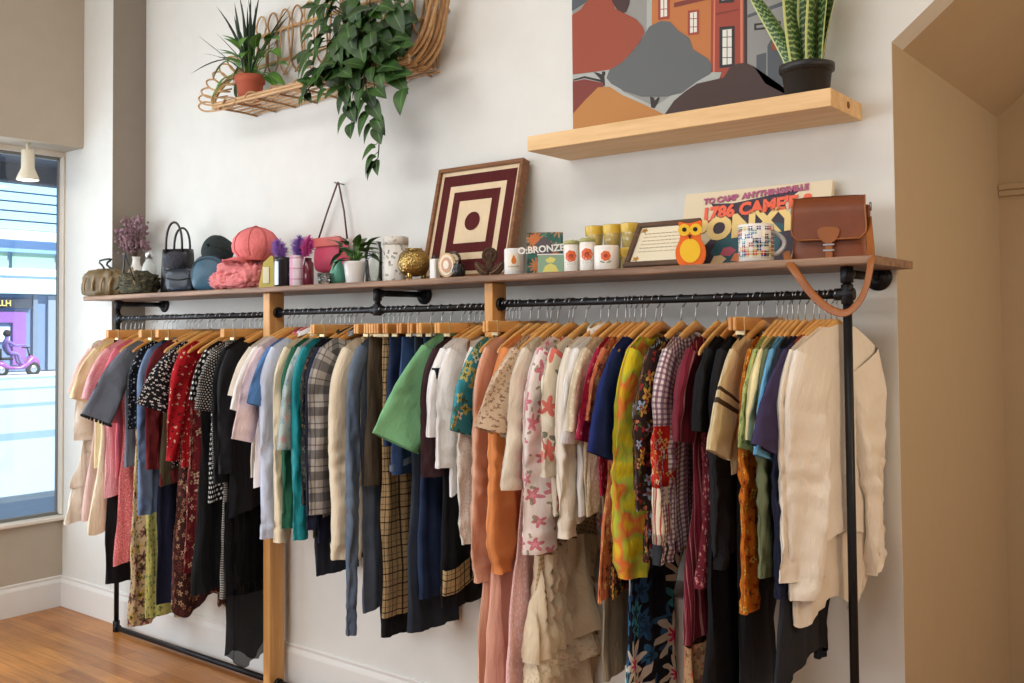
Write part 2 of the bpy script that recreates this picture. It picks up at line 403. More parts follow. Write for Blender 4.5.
MB().box((-0.24, -0.6, 0.66), (0.24, -0.12, 0.76), 0.04).box((-0.24, -0.66, 0.74), (0.24, -0.56, 1.12), 0.04).build('seat', M_RUB, sc)
# rider: one continuous skinned figure
def figure(name, verts, edges, mat, loc):
    me = bpy.data.meshes.new(name); me.from_pydata([v[:3] for v in verts], edges, []); me.update()
    o = bpy.data.objects.new(name, me); COL.objects.link(o); o.location = loc
    md = o.modifiers.new('skin', 'SKIN'); me.skin_vertices.new() if not me.skin_vertices else None
    sv = me.skin_vertices[0].data
    for k, v in enumerate(verts): sv[k].radius = (v[3], v[3] * (v[4] if len(v) > 4 else 1))
    sv[0].use_root = True
    o.modifiers.new('sub', 'SUBSURF').levels = 1
    bpy.context.view_layer.update()
    m2 = bpy.data.meshes.new_from_object(o.evaluated_get(bpy.context.evaluated_depsgraph_get()))
    bpy.data.objects.remove(o); m2.materials.append(mat)
    for p in m2.polygons: p.use_smooth = True
    o = bpy.data.objects.new(name, m2); COL.objects.link(o); o.location = loc; return o
V = [(0, -.36, .84, .17), (0, -.34, 1.05, .16), (0, -.32, 1.25, .17), (0, -.3, 1.38, .07), (0, -.27, 1.46, .09), (0, -.26, 1.58, .1),
     (.2, -.3, 1.28, .07), (.26, -.08, 1.12, .055), (.22, .3, 1.14, .04), (.2, .4, 1.15, .035), (-.2, -.3, 1.28, .07), (-.26, -.08, 1.12, .055), (-.22, .3, 1.14, .04), (-.2, .4, 1.15, .035),
     (.1, -.2, .83, .1), (.13, .1, .8, .08), (.13, .2, .42, .06), (.13, .34, .4, .05), (-.1, -.2, .83, .1), (-.13, .1, .8, .08), (-.13, .2, .42, .06), (-.13, .34, .4, .05)]
Eg = [(0, 1), (1, 2), (2, 3), (3, 4), (4, 5), (2, 6), (6, 7), (7, 8), (8, 9), (2, 10), (10, 11), (11, 12), (12, 13), (0, 14), (14, 15), (15, 16), (16, 17), (0, 18), (18, 19), (19, 20), (20, 21)]
rd = figure('person', V, Eg, solid('lilac_clothes', (128, 104, 168), 0.8), (-39.3, p.y, 0.08)); tag(rd, 'person in lilac riding the purple scooter across the street', 'person')
MB().ball((0, -0.28, 1.6), (0.13, 0.15, 0.15)).build('hair', solid('dark_hair', (44, 36, 40), 0.8), rd)
# ------------------------------------------------------------------ clothing rack: shelf, iron pipes, timber posts
M_IRON = NT('black_iron_pipe', 0.42, 0.7, 0.4); M_IRON.bump(M_IRON.noise(M_IRON.obj(), 90, 3), 0.15, 0.002); M_IRON = M_IRON.done(lin((46, 47, 50)), 0.25)
M_POST = wood('golden_pine', (196, 140, 78), (226, 174, 108), 2.2, 2, 0.45, 14)
M_SHELF = wood('weathered_board', (96, 70, 54), (172, 138, 112), 2.2, 0, 0.55, 16)
rack = empty('clothing_rack', (-3.1, -0.3, 0)); tag(rack, 'long wall rack of black iron pipe and pine posts under a rough wooden shelf', 'clothes rack')
RO = Vector((-3.1, -0.3, 0)); TR = Matrix.Translation(-RO)
ZS0, ZS1 = 1.87, 1.895
n = 90; rows = []
for k in range(n + 1):
    x = lerp(-5.432, -0.94, k / n); w = 0.004 * noise.noise(Vector((x * 3, 0, 0))) + 0.002 * noise.noise(Vector((x * 11, 3, 0)))
    rows.append([(x, -0.002, ZS1), (x, -0.388 + w, ZS1), (x, -0.392 + w, ZS1 - 0.005), (x, -0.391 + w * .6, ZS0 + 0.004), (x, -0.387, ZS0), (x, -0.002, ZS0)])
MB().grid(rows, True, None, False, 0, True, True, flip=True).xf(TR).build('shelf_board', M_SHELF, rack)
XL, XR, XM = -5.222, -1.05, -3.107
def ring(mb, c, ax, r, l): 
    d = Vector(ax) * l / 2; mb.tube([Vector(c) - d, Vector(c) - d * .96, Vector(c) + d * .96, Vector(c) + d], [r * .93, r, r, r * .93], 14)
R0 = 0.0135
for x, zr in ((XL, 1.765), (XR, 1.785)):
    m = MB().tube([(x, -0.3, 0.0), (x, -0.3, 1.868)], R0, 14); ring(m, (x, -0.3, zr), (0, 0, 1), 0.0185, 0.06); ring(m, (x, -0.3, 1.845), (0, 0, 1), 0.0195, 0.05)
    ring(m, (x, -0.3, 0.03), (0, 0, 1), 0.019, 0.06)
    m.xf(TR).build('leg', M_IRON, rack)
for x in (XL, XM, XR):
    m = MB().tube([(x, -0.3, 1.848), (x, -0.004, 1.848)], R0, 14); ring(m, (x, -0.285, 1.848), (0, 1, 0), 0.0185, 0.03); ring(m, (x, -0.02, 1.848), (0, 1, 0), 0.019, 0.03)
    if x == XM: m.tube([(x, -0.3, 1.868), (x, -0.3, 1.775)], R0, 14); ring(m, (x, -0.3, 1.775), (0, 0, 1), 0.0195, 0.05); ring(m, (x, -0.3, 1.84), (0, 0, 1), 0.0195, 0.05); ring(m, (x, -0.3, 1.775), (1, 0, 0), 0.0185, 0.07)
    br = m.xf(TR).build('bracket', M_IRON, rack)
    f = MB().lathe([(0.045, 0), (0.045, 0.006), (0.03, 0.01), (0.021, 0.016), (0.021, 0.026)], (0, 0, 0), 24, 0, True, True, Matrix.Rotation(PI / 2, 4, 'X'))
    f.xf(Matrix.Translation((x, -0.001, 1.848)) ).xf(TR).build('flange', M_IRON, br)
PX = ((-3.845, -3.795), (-2.463, -2.421))
RAILS = ((XL, PX[0][0], 1.765), (PX[0][1], PX[1][0], 1.775), (PX[1][1], XR, 1.785))
for a, b, z in RAILS:
    m = MB().tube([(a, -0.3, z), (b, -0.3, z)], R0, 14)
    for x, s in ((a, 1), (b, -1)): ring(m, (x + s * 0.008, -0.3, z), (1, 0, 0), 0.026 if x not in (XL, XR) else 0.019, 0.014 if x not in (XL, XR) else 0.06)
    m.xf(TR).build('rail', M_IRON, rack)
    m = MB().tube([(a, -0.3, 0.02), (b, -0.3, 0.02)], R0, 14)
    for x, s in ((a, 1), (b, -1)): ring(m, (x + s * 0.01, -0.3, 0.02), (1, 0, 0), 0.021, 0.02)
    m.xf(TR).build('floor_rail', M_IRON, rack)
for a, b in PX: MB().box((a, -0.345, 0.0), (b, -0.257, 1.868), 0.003).xf(TR).build('post', M_POST, rack)
# ------------------------------------------------------------------ camera
cd = bpy.data.cameras.new('camera'); cam = bpy.data.objects.new('camera', cd); COL.objects.link(cam)
Mx = Matrix(((RM[0][0], -RM[1][0], -RM[2][0], CAM.x), (RM[0][1], -RM[1][1], -RM[2][1], CAM.y), (RM[0][2], -RM[1][2], -RM[2][2], CAM.z), (0, 0, 0, 1)))
cam.matrix_world = Mx
cd.sensor_width = 36; cd.sensor_fit = 'HORIZONTAL'; cd.lens = FPX / 1024 * 36; cd.shift_y = -(341.5 - CY0) / 1024; cd.clip_end = 200; cd.clip_start = 0.05
S.camera = cam
# ------------------------------------------------------------------ light
w = bpy.data.worlds.new('sky'); S.world = w; w.use_nodes = True
bg = w.node_tree.nodes['Background']; bg.inputs[0].default_value = (0.80, 0.90, 1.0, 1); bg.inputs[1].default_value = 0.6
def area(name, loc, target, sx, sy, power, color):
    l = bpy.data.lights.new(name, 'AREA'); l.shape = 'RECTANGLE'; l.size = sx; l.size_y = sy; l.energy = power; l.color = color
    o = bpy.data.objects.new(name, l); COL.objects.link(o); o.location = loc
    o.rotation_euler = (Vector(target) - Vector(loc)).to_track_quat('-Z', 'Y').to_euler(); return o
area('window_daylight', (-5.94, -2.15, 1.68), (0, -1.6, 1.68), 2.7, 2.1, 62, (0.86, 0.93, 1.0))
area('shopfront_daylight', (-3.6, -6.6, 2.5), (-2.9, 0, 1.8), 4.6, 1.4, 100, (0.95, 0.98, 1.0))
area('ceiling_lamp_row', (-2.4, -2.3, 3.9), (-2.4, -0.8, 0.6), 4.6, 1.0, 58, (1.0, 0.97, 0.92))
area('warm_fill_right', (1.2, -1.0, 2.5), (-1.0, 0.1, 0.9), 0.5, 0.5, 15, (1.0, 0.7, 0.4))  # added warm fill from the right, no fixture; tints the lower right wall
area('passage_lamp', (0.9, 0.75, 2.9), (0.6, 0.75, 0), 0.6, 0.6, 7, (1.0, 0.84, 0.64))
sl = bpy.data.lights.new('sun', 'SUN'); sl.energy = 7.5; sl.angle = 0.01; sl.color = (1, 0.97, 0.92)
so = bpy.data.objects.new('sun', sl); COL.objects.link(so); so.rotation_euler = Vector((-0.62, -0.3, -0.72)).to_track_quat('-Z', 'Y').to_euler()
S.view_settings.view_transform = 'Standard'; S.view_settings.look = 'None'; S.view_settings.exposure = 0.3; S.view_settings.gamma = 1.0
S.view_settings.use_curve_mapping = False
S.cycles.use_denoising = True; S.cycles.max_bounces = 8; S.cycles.transparent_max_bounces = 24
# ------------------------------------------------------------------ hangers
M_HW = wood('beech_hanger', (210, 150, 80), (240, 188, 116), 5, 1, 0.32, 8)
M_HW2 = wood('honey_hanger', (190, 124, 58), (222, 162, 90), 5, 1, 0.32, 8)
M_HW3 = wood('walnut_hanger', (104, 64, 36), (140, 88, 50), 5, 1, 0.35, 8)
M_HR = wood('rosy_hanger', (176, 88, 66), (204, 118, 92), 5, 1, 0.35, 8)
M_STEEL = solid('chrome_wire', (178, 180, 184), 0.36, 1.0)
M_CLIP = solid('brass_clip', (206, 184, 142), 0.4, 0.6)
HD, HH = 0.088, 0.2           # drop and half length of a hanger's arms
def sh(y): return -HD * min(1.25, abs(y) / HH) ** 1.25
SEG = ((XL, 1.765, 1.688), (PX[0][1], 1.775, 1.702), (PX[1][1], 1.785, 1.706))
def seg_of(x): return 0 if x < PX[0][0] else (1 if x < PX[1][0] else 2)
NH = [0]
def hanger(x, kind, label, mat, yaw=0.0, y0=0.0):
    zr, zn = SEG[seg_of(x)][1:]
    h = empty('coat_hanger' if kind == 'arm' else 'clip_hanger', (x, -0.3, zn), (0, 0, yaw))
    tag(h, label, 'hanger', 'wooden hangers on the rails')
    m = MB()
    if kind == 'arm':
        rows = []
        for k in range(27):
            y = lerp(-HH, HH, k / 26); q = abs(y) / HH
            hz = lerp(0.017, 0.011, q) * (1 if q < .99 else .5); tx = lerp(0.0075, 0.0055, sstep(q)) * (1 if q < .99 else .6)
            if q < .1: hz *= 1.12
            cx = 0.0
            rows.append([(cx + tx * spow(math.cos(a), .75), y, sh(y) - 0.014 + hz * spow(math.sin(a), .75)) for a in [2 * PI * i / 10 for i in range(10)]])
        m.grid(rows, True, None, True, 0, True, True)
    else:
        for s in (-1, 1): m.box((s * 0.0075 - 0.0065, -0.19, -0.03), (s * 0.0075 + 0.0065, 0.19, 0.012), 0.003)
    m.build('hanger_body', mat, h)
    dz = zr - zn
    rk, hy = 0.0215, math.radians(random.uniform(-24, 24)); zc_ = dz + 0.0155 - rk
    pts = [(0, 0, 0.0), (0, 0, max(0.004, (zc_ - rk) * 0.5)), (0, 0.003, zc_ - rk - 0.001)]
    for k in range(15):
        a = math.radians(-80 + 245 * k / 14); pts.append((0, rk * math.cos(a), zc_ + rk * math.sin(a)))
    pts = [(-q[1] * math.sin(hy), q[1] * math.cos(hy), q[2]) for q in pts]
    MB().tube(pts, 0.0019, 6).build('hook', M_STEEL, h)
    if kind != 'arm':
        for s in (-1, 1):
            MB().box((-0.016, s * 0.13 - 0.0045, -0.045), (0.016, s * 0.13 + 0.0045, 0.014), 0.002).build('clip', M_CLIP, h)
    return h
# ------------------------------------------------------------------ garments
def nz(x, y, z): return noise.noise(Vector((x, y, z)))
def ledge(y, z, zn):
    """cloth that reaches the boxed-in wall at the back slides down in front of it"""
    t = sstep((1.02 - (zn + z)) / 0.26); lim = lerp(0.272, 0.058, t)
    return y if y < lim else lim + (y - lim) * 0.02
def body(mb, g, zn, L, hw, ht, nw, nd, rip, wl, seed, hemwave=0.0, clip=False, M=30, N=56, split=0.0, d0=0.0, mi=0, sway=0.0, out=0.0):
    rows, uvs = [], []
    for j in range(M + 1):
        t = j / M; d = d0 + (L - d0) * (t ** 1.25 if d0 == 0 else t)
        row, uv = [], []
        q = clamp(d / L)
        W, T = interp(hw, d) + out, interp(ht, d) + out
        A = rip * sstep((d - 0.06) / max(0.25, L * 0.6))
        for i in range(N):
            a = 2 * PI * i / N
            c, s = spow(math.cos(a), 0.85), spow(math.sin(a), 0.7)
            y, x = W * c, T * s
            ph = y * 2 * PI / wl + seed * 1.7 + 0.9 * nz(seed, d * 2.5, y * 3)
            x += A * math.sin(ph) * (1 - 0.3 * abs(c)) + A * 0.5 * s * math.sin(2.3 * ph + seed)
            x += (0.008 * nz(y * 10 + seed, d * 6, s * 2 + seed) + 0.004 * nz(y * 22 + d * 9, d * 15, seed)) * sstep(d / 0.1) + sway * q * q
            y += (0.011 * nz(seed * 3, d * 4.5, s * 1.5) + 0.35 * A * math.sin(d * 11 + seed)) * sstep(d / 0.12)
            if clip: z = -0.012 - d
            else:
                z = sh(y) * (1 - 0.55 * q) + 0.009 - d
                if abs(y) < nw:
                    z -= nd * math.sqrt(max(0.0, 1 - (y / nw) ** 2)) * (1 - sstep(d / 0.22))
                else: z += 0
            if split and d > split:
                z += 0
            if hemwave: z += hemwave * math.sin(y * 23 + seed * 2 + s) * sstep((q - 0.75) / 0.25)
            row.append((x, ledge(y, z, zn), z)); uv.append((a * (W * 0.62 + 0.02) + seed * 0.37, -d + seed * 0.11))
        rows.append(row); uvs.append(uv)
    return mb.grid(rows, True, uvs, True, mi, flip=True)
def sleeve_path(hwS, L, a0, a1, z0, n):
    pts = []; y, z = hwS, z0; ds = L / n
    for k in range(n + 1):
        t = k / n; a = math.radians(lerp(a0, a1, sstep(min(1.0, (t * L) / 0.2))))
        pts.append((y, z, a)); y += math.cos(a) * ds; z -= math.sin(a) * ds
    return pts
def sleeve(mb, side, hwS, L, w, a0, a1, thick, seed, tw=0.0, puff=0.0, w00=None, t0=0.0, bend=0.0, mi=0, N=28, wr=0.008):
    n = max(10, int(L / 0.016)); rows, uvs = [], []
    w0 = w00 or interp(w, 0)
    fold = 0.28 * thick if thick < 0.03 else 0.24 * thick
    P = sleeve_path(hwS + 0.008 - w0 * math.sin(math.radians(a0)), L, a0, a1, sh(hwS) + 0.006 - w0 * math.cos(math.radians(a0)), n)
    for k, (yc, zc, a) in enumerate(P):
        t = k / n; d = t * L
        if t < t0: continue
        ww = interp(w, t); th = thick * lerp(1.0, 0.85, t) * (1 + puff * math.sin(PI * clamp(t * 1.05)))
        nyv, nzv = math.sin(a), math.cos(a)          # in-plane normal of the path (y, z)
        tt = tw * sstep(t * 1.5)
        row, uv = [], []
        for i in range(N):
            b = 2 * PI * i / N
            u, v = ww * spow(math.cos(b), 0.85), th * spow(math.sin(b), 0.8)
            u2, v2 = u * math.cos(tt) - v * math.sin(tt), u * math.sin(tt) + v * math.cos(tt)
            e = wr * (nz(d * 14 + seed, math.cos(b) * 1.4, math.sin(b) * 1.4 + seed * 3) + 0.6 * nz(d * 30, seed + math.cos(b), math.sin(b) * 2)) * sstep(t * 4)
            e += fold * math.cos(3 * b + 5 * nz(seed, d * 3.2, 0.5)) * sstep(t * 2.5)
            if L > 0.36: e += 0.0045 * math.sin(d * 95 + 4 * math.cos(b + seed) + seed) * math.exp(-((t - 0.52) / 0.13) ** 2) + 0.004 * math.sin(d * 120 + 3 * math.sin(b)) * math.exp(-((t - 0.93) / 0.07) ** 2)
            x = v2 + e + bend * math.sin(PI * t) ; y = side * (yc + nyv * u2 + 0.4 * e); z = zc + nzv * u2
            row.append((x, y, z)); uv.append((b / (2 * PI) * 4.2 * w0 + seed * 0.3, -d + seed * 0.17))
        rows.append(row if side > 0 else row[::-1]); uvs.append(uv if side > 0 else uv[::-1])
    return mb.grid(rows, True, uvs, True, mi, flip=True)
def zpx(px, py, y=-0.52): return at(px, py, y).z
GARM = []
USED = []
def make_garment(gap, X, name, label, cat, px, hem, mat, short=None, py=352, kind='top', sl=None, slw=None, sla=None, slm=None, sth=0.022, hw=None, ht=None, nw=0.125, nd=0.05,
            rip=0.008, wl=0.1, hemwave=0.0, yaw=0.0, collar=None, cuff=None, parts=None, hang='arm', hm=None, tw=0.0, puff=0.0, hemy=-0.5, x=None, backsl=True, bend=0.0, sway=0.0, cl=0.07, pl=None, group=None, free=False, ws=0.76):
    k = seg_of(X); zr, zn = SEG[k][1:]
    if not free: sth = min(sth, 0.62 * gap + 0.004)
    rip = min(rip, 0.34 * gap)
    seed = (len(GARM) * 1.37 + 0.5) % 17
    L = zn - zpx(px, hem, hemy) if hem > 5 else hem
    if hw is None: hw = [(0, 0.206), (0.2, 0.205), (L, 0.21)]
    if ht is None: ht = [(0, 0.0095), (0.05, 0.015), (0.25, 0.02), (L, 0.022)]
    hw = [(d if d >= 0 else L + d, v) for d, v in hw]; ht = [(d if d >= 0 else L + d, v) for d, v in ht]
    kk = min(1.0, 0.5 * gap / 0.022 + 0.12); ht = [(d, max(v * kk, min(v, 0.0085))) for d, v in ht]
    m = MB()
    body(m, None, zn, L - (0.0 if hang == 'clip' else 0.05), hw, ht, nw, nd, rip, wl, seed, hemwave, hang != 'arm', sway=sway)
    o = m.build(name, mat, None, (X, -0.3, zn - (0.0 if hang == 'arm' else 0.03)), (0, 0, math.radians(yaw)))
    tag(o, label, cat, group)
    if sl:
        SLm = slm or mat
        if sl > 5: Ls = max(0.12, (zn - HD) - zpx(px - 2, sl, -0.56) + 0.01)
        else: Ls = sl
        short_s = Ls < 0.36
        w = slw or ([(0, 0.085), (1, 0.08)] if short_s else [(0, 0.085), (0.35, 0.07), (0.85, 0.052), (1, 0.05)])
        w = [(t, v * ws) for t, v in w]
        a0, a1 = sla or ((48, 74) if short_s else (58, 89))
        if short_s: Ls = Ls / math.sin(math.radians((a0 + 2 * a1) / 3)) * 0.9
        hs = interp(hw, 0.03)
        for sd in ((-1, 1) if backsl else (-1,)):
            sm = MB(); sleeve(sm, sd, hs, Ls if sd < 0 else Ls * 0.97, w, a0, a1, sth, seed + (5 if sd > 0 else 0), tw, puff, bend=bend)
            sm.v = [(a, ledge(b, c, zn), c) for a, b, c in sm.v]
            so_ = sm.build('sleeve', SLm, o)
            if cuff:
                cm = MB(); sleeve(cm, sd, hs, Ls if sd < 0 else Ls * 0.97, [(0, w[0][1]), (0.8, interp(w, 0.85) + .004), (1, w[-1][1] + 0.004)], a0, a1, sth * 1.12, seed + (5 if sd > 0 else 0), tw, puff, w00=w[0][1], t0=1 - cl / Ls, bend=bend)
                cm.v = [(a, ledge(b, c, zn), c) for a, b, c in cm.v]
                cm.build('cuff', cuff, so_)
    if collar:
        cm = MB(); rows = []
        for hh, rr in ((0.0, 1.0), (0.016, 0.92), (0.026, 0.86), (0.022, 1.06), (0.0, 1.2)):
            rows.append([(0.026 * rr * math.sin(a), 0.07 * rr * math.cos(a), -0.022 + hh - 0.022 * abs(math.cos(a)) ** 2) for a in [2 * PI * i / 26 for i in range(26)]])
        cm.grid(rows, True, None, True); cm.build('collar', collar, o)
    if pl:       # front button placket, down the +x face
        pm = MB(); n = 14
        rows = [[(interp(ht, d) + 0.005 + 0.004 * nz(seed, d * 7, 0), yy, -0.03 - d) for yy in (-0.016, 0.016)] for d in [0.03 + (L - 0.13) * k / n for k in range(n + 1)]]
        pm.grid(rows, False, None, True); pm.build('button_placket', pl, o)
    if parts: parts(o, X, zn, L, hw, ht, seed)
    GARM.append((X, name, label))
    USED.append(X)
    hl = short or label
    hanger(X, hang if hang != 'arm' else 'arm', ('pine-coloured wooden hanger holding the ' if hang == 'arm' else 'wooden bar clip hanger holding the ') + hl, hm or random.choice([M_HW, M_HW, M_HW2]), math.radians(yaw))
    return o
def add_tier(mat, d0, d1, w0, w1, t0, t1, rip=0.012, wl=0.07, name='ruffle', mi=0, wave=.006):
    def f(o, X, zn, L, hw, ht, seed):
        m = MB(); a = d0 if d0 > 0 else L + d0; b = d1 if d1 > 0 else L + d1
        body(m, None, zn, b, [(a, w0), (b, w1)], [(a, t0), (b, t1)], 0.0, 0, rip, wl, seed + 2.3, wave, False, 14, 72, d0=a)
        m.build(name, mat, o)
    return f
def many(*fs):
    def f(*a):
        for q in fs: q(*a)
    return f
SPECS = []
def garment(name, label, cat, px, hem, mat, **kw):
    X = kw['x'] if kw.get('x') is not None else at(px, kw.get('py', 352), -0.545).x
    SPECS.append([X, (name, label, cat, px, hem, mat), kw])
def build_garments():
    SPECS.sort(key=lambda q: q[0])
    for k in range(3):
        g = [q for q in SPECS if seg_of(q[0]) == k]
        lo, hi = ((XL + .035, PX[0][0] - .035), (PX[0][1] + .035, PX[1][0] - .03), (PX[1][1] + .03, XR - .034))[k]
        mg = min(.03, (.6, .7, .55)[k] * (hi - lo) / max(1, len(g) - 1))
        for it in range(400):
            for a, b in zip(g, g[1:]):
                d = mg - (b[0] - a[0])
                if d > 0: a[0] -= d * .5; b[0] += d * .5
            g[0][0] = max(g[0][0], lo); g[-1][0] = min(g[-1][0], hi)
            for q in g: q[0] = clamp(q[0], lo, hi)
        for i, q in enumerate(g):
            n = [abs(g[j][0] - q[0]) for j in (i - 1, i + 1) if 0 <= j < len(g)]
            make_garment(min(min(n), .05), q[0], *q[1], **q[2])
# colours and prints
C = plain
m_ivory = C('ivory_lace', (240, 232, 216), vary=.1)
m_blush = C('blush_cotton', (238, 206, 200)); m_cream = C('cream_cotton', (238, 224, 194)); m_white = C('white_cotton', (244, 242, 240), vary=.06)
m_butter = C('butter_chiffon', (236, 220, 176)); m_pink = floral('pink_gingham', (238, 172, 178), [(((248, 214, 212),), 40, .3, 4, None)]); m_coral = C('coral_pink_cotton', (232, 122, 138))
m_pinkprint = floral('pink_sprig_print', (232, 128, 132), [(((150, 30, 50), (206, 66, 84)), 55, .34, 3, None), (((248, 190, 180),), 34, .25, 5, None)])
m_grey = C('grey_marl', (106, 112, 124)); m_black = C('black_cotton', (24, 24, 27)); m_blk2 = C('soft_black', (32, 32, 36)); m_navy = C('navy_cotton', (30, 34, 56))
m_blkflor = floral('black_ground_small_flowers', (22, 24, 30), [(((210, 214, 220), (120, 140, 160)), 34, .26, 5, None)])
m_multi = floral('beige_maroon_floral', (212, 186, 150), [(((120, 34, 56), (92, 24, 40), (196, 164, 60)), 11, .5, 5, (60, 40, 30)), (((70, 92, 54),), 19, .3, 3, None)])
m_green_y = floral('green_yellow_print', (196, 196, 116), [(((60, 96, 56), (236, 220, 120)), 26, .4, 5, None)])
m_denim = denim('mid_blue_denim', (88, 112, 150), (132, 154, 186)); m_dden = denim('dark_denim', (30, 44, 74), (48, 66, 102)); m_bden = denim('indigo_denim', (38, 60, 100), (70, 96, 140)); m_grden = denim('blue_grey_denim', (84, 98, 118), (118, 132, 150)); m_kden = denim('charcoal_denim', (40, 46, 58), (58, 66, 80))
m_maroon = C('maroon_wool', (112, 40, 44)); m_olive = C('olive_gauze', (80, 72, 52), vary=.25)
m_bwdot = floral('black_white_spot_chiffon', (22, 20, 26), [(((236, 232, 226),), 46, .36, 4, None)]); m_red = floral('red_print_silk', (176, 24, 34), [(((240, 220, 190), (30, 20, 30)), 26, .26, 3, None)])
m_rust = C('rust_cotton', (176, 100, 56)); m_brflor = floral('brown_floral_crepe', (64, 36, 34), [(((176, 120, 92), (120, 60, 56), (208, 170, 130)), 20, .46, 5, (40, 20, 20))])
m_redflor = floral('burgundy_cream_bloom', (104, 30, 36), [(((222, 190, 160), (170, 70, 60)), 17, .46, 4, (60, 20, 24))])
m_polka = dots('white_polka_on_black', (18, 18, 20), (238, 236, 232), 0.024, .27)
m_polka2 = dots('fine_pin_dots', (26, 26, 28), (200, 196, 190), 0.011, .3)
m_check = bands('black_white_check', (206, 200, 190), [(0, .011, 0, .5, (24, 24, 26), .85), (1, .011, 0, .5, (24, 24, 26), .85)])
m_sheer = C('sheer_black_tulle', (16, 16, 20), alpha=0.86, weave=False)
m_knit = C('cream_knit', (226, 214, 198)); m_palepink = C('pale_pink_jersey', (240, 216, 216)); m_rose = C('rose_trim', (206, 96, 118)); m_sky = C('clear_blue', (88, 132, 190))
m_ltblue = C('light_blue_oxford', (206, 216, 238), vary=.06); m_green = C('bottle_green', (44, 100, 76)); m_teal = C('teal_satin', (36, 150, 160), rough=.45)
m_sageprint = floral('sage_rose_print', (176, 190, 188), [(((214, 160, 160), (120, 160, 170)), 16, .44, 5, None)])
m_dkprint = floral('dark_leaf_print', (34, 34, 36), [(((110, 96, 70), (70, 74, 60)), 24, .4, 3, None)]); m_camel = C('camel_suede', (190, 124, 60))
m_flannel = bands('grey_flannel_plaid', (190, 184, 178), [(0, .09, 0, .42, (70, 70, 76), .6), (1, .09, 0, .42, (58, 58, 64), .65), (0, .09, .62, .68, (40, 40, 44), .6), (1, .09, .62, .68, (40, 40, 44), .6)])
m_wdenim = C('ecru_denim', (232, 218, 192), vary=.1); m_khaki = C('khaki_twill', (190, 172, 140)); m_taupe = C('dark_taupe_wool', (92, 80, 66))
m_mint = C('mint_green_cotton', (122, 176, 128), vary=.06); m_plum = C('plum_brown_wool', (62, 40, 44))
m_tanplaid = bands('tan_windowpane_plaid', (188, 160, 116), [(0, .052, 0, .1, (36, 28, 24), .9), (1, .052, 0, .1, (36, 28, 24), .9), (0, .052, .45, .52, (60, 46, 36), .6), (1, .052, .45, .52, (60, 46, 36), .6)])
m_eyelet = floral('white_eyelet', (244, 240, 232), [(((196, 182, 166),), 46, .2, 2, None)])
m_tealflor = floral('teal_botanical', (60, 146, 162), [(((244, 240, 214), (60, 84, 52), (206, 190, 90)), 15, .56, 4, (80, 90, 50))])
m_seafoam = C('seafoam_satin', (120, 176, 168), rough=.5); m_peach = C('peach_linen', (232, 182, 156)); m_peach2 = C('sheer_peach_chiffon', (238, 170, 136), alpha=.86); m_orange = C('tangerine_chiffon', (238, 152, 92), alpha=.93)
m_leop = floral('beige_spotted_chiffon', (216, 190, 162), [(((120, 90, 70), (160, 126, 100)), 42, .4, 3, None)]); m_bisq = C('bisque_chiffon', (232, 204, 172), alpha=.9)
m_csatin = C('cream_satin', (236, 224, 204), rough=.4); m_wpink = floral('white_pink_blossom', (246, 234, 230), [(((226, 120, 146), (214, 90, 120)), 8.5, .4, 5, (236, 160, 170)), (((150, 140, 110),), 12, .2, 2, None)])
m_red_app = floral('cream_red_rose', (236, 226, 204), [(((222, 70, 60), (90, 100, 80)), 7, .5, 5, None)]); m_tanlace = floral('tan_lace', (214, 196, 166), [(((236, 222, 198),), 36, .4, 5, None)])
m_magenta = floral('magenta_paisley', (166, 30, 66), [(((226, 150, 160), (110, 16, 44)), 26, .36, 4, None)]); m_royal = C('royal_blue', (32, 48, 108), vary=.2)
m_terra = floral('terracotta_flower', (206, 116, 80), [(((70, 40, 34), (232, 190, 120)), 18, .4, 5, None)])
def tiedye():
    t = NT('yellow_orange_tie_dye', .8, 0, .2); n1 = t.noise(t.uv(), 7, 2)
    return t.done(t.ramp(n1, [(.3, lin((222, 196, 30))), (.46, lin((214, 198, 46))), (.52, lin((168, 186, 66))), (.58, lin((226, 110, 60))), (.66, lin((222, 192, 40)))]), .1, True)
m_tie = tiedye()
m_dkflor = floral('dark_brown_garden', (44, 28, 24), [(((214, 160, 70), (196, 120, 90), (150, 170, 190)), 13, .46, 5, (120, 60, 30)), (((70, 84, 40), (150, 40, 40)), 24, .34, 3, None)])
m_daisy = floral('navy_daisy', (22, 24, 40), [(((70, 160, 180), (60, 120, 170), (50, 96, 140)), 7.5, .6, 5, (30, 60, 90)), (((244, 238, 222),), 3.4, .5, 8, (214, 60, 110))])
m_redpatch = floral('red_patchwork', (200, 40, 30), [(((240, 190, 110), (244, 226, 190)), 22, .42, 4, (150, 20, 20))])
m_lilac = bands('lilac_white_stripe', (236, 226, 222), [(0, .02, 0, .5, (130, 60, 100), .8), (1, .016, 0, .4, (90, 50, 90), .6)])
m_wstripe = bands('cream_red_stripe', (240, 230, 206), [(0, .022, 0, .3, (176, 40, 40), .9), (0, .044, .4, .5, (150, 150, 70), .7)])
m_paisley = bands('burgundy_border', (118, 34, 50), [(0, .05, 0, .14, (206, 150, 150), .65), (0, .05, .3, .36, (52, 14, 30), .9), (0, .05, .62, .74, (80, 16, 30), .8)])
m_pais2 = floral('burgundy_motif', (112, 36, 48), [(((190, 120, 120), (70, 20, 34)), 28, .4, 4, (220, 170, 160))])
m_tanred = floral('tan_red_motif', (178, 142, 104), [(((198, 70, 50), (120, 80, 60)), 14, .4, 4, None), (((90, 60, 46),), 36, .2, 4, None)])
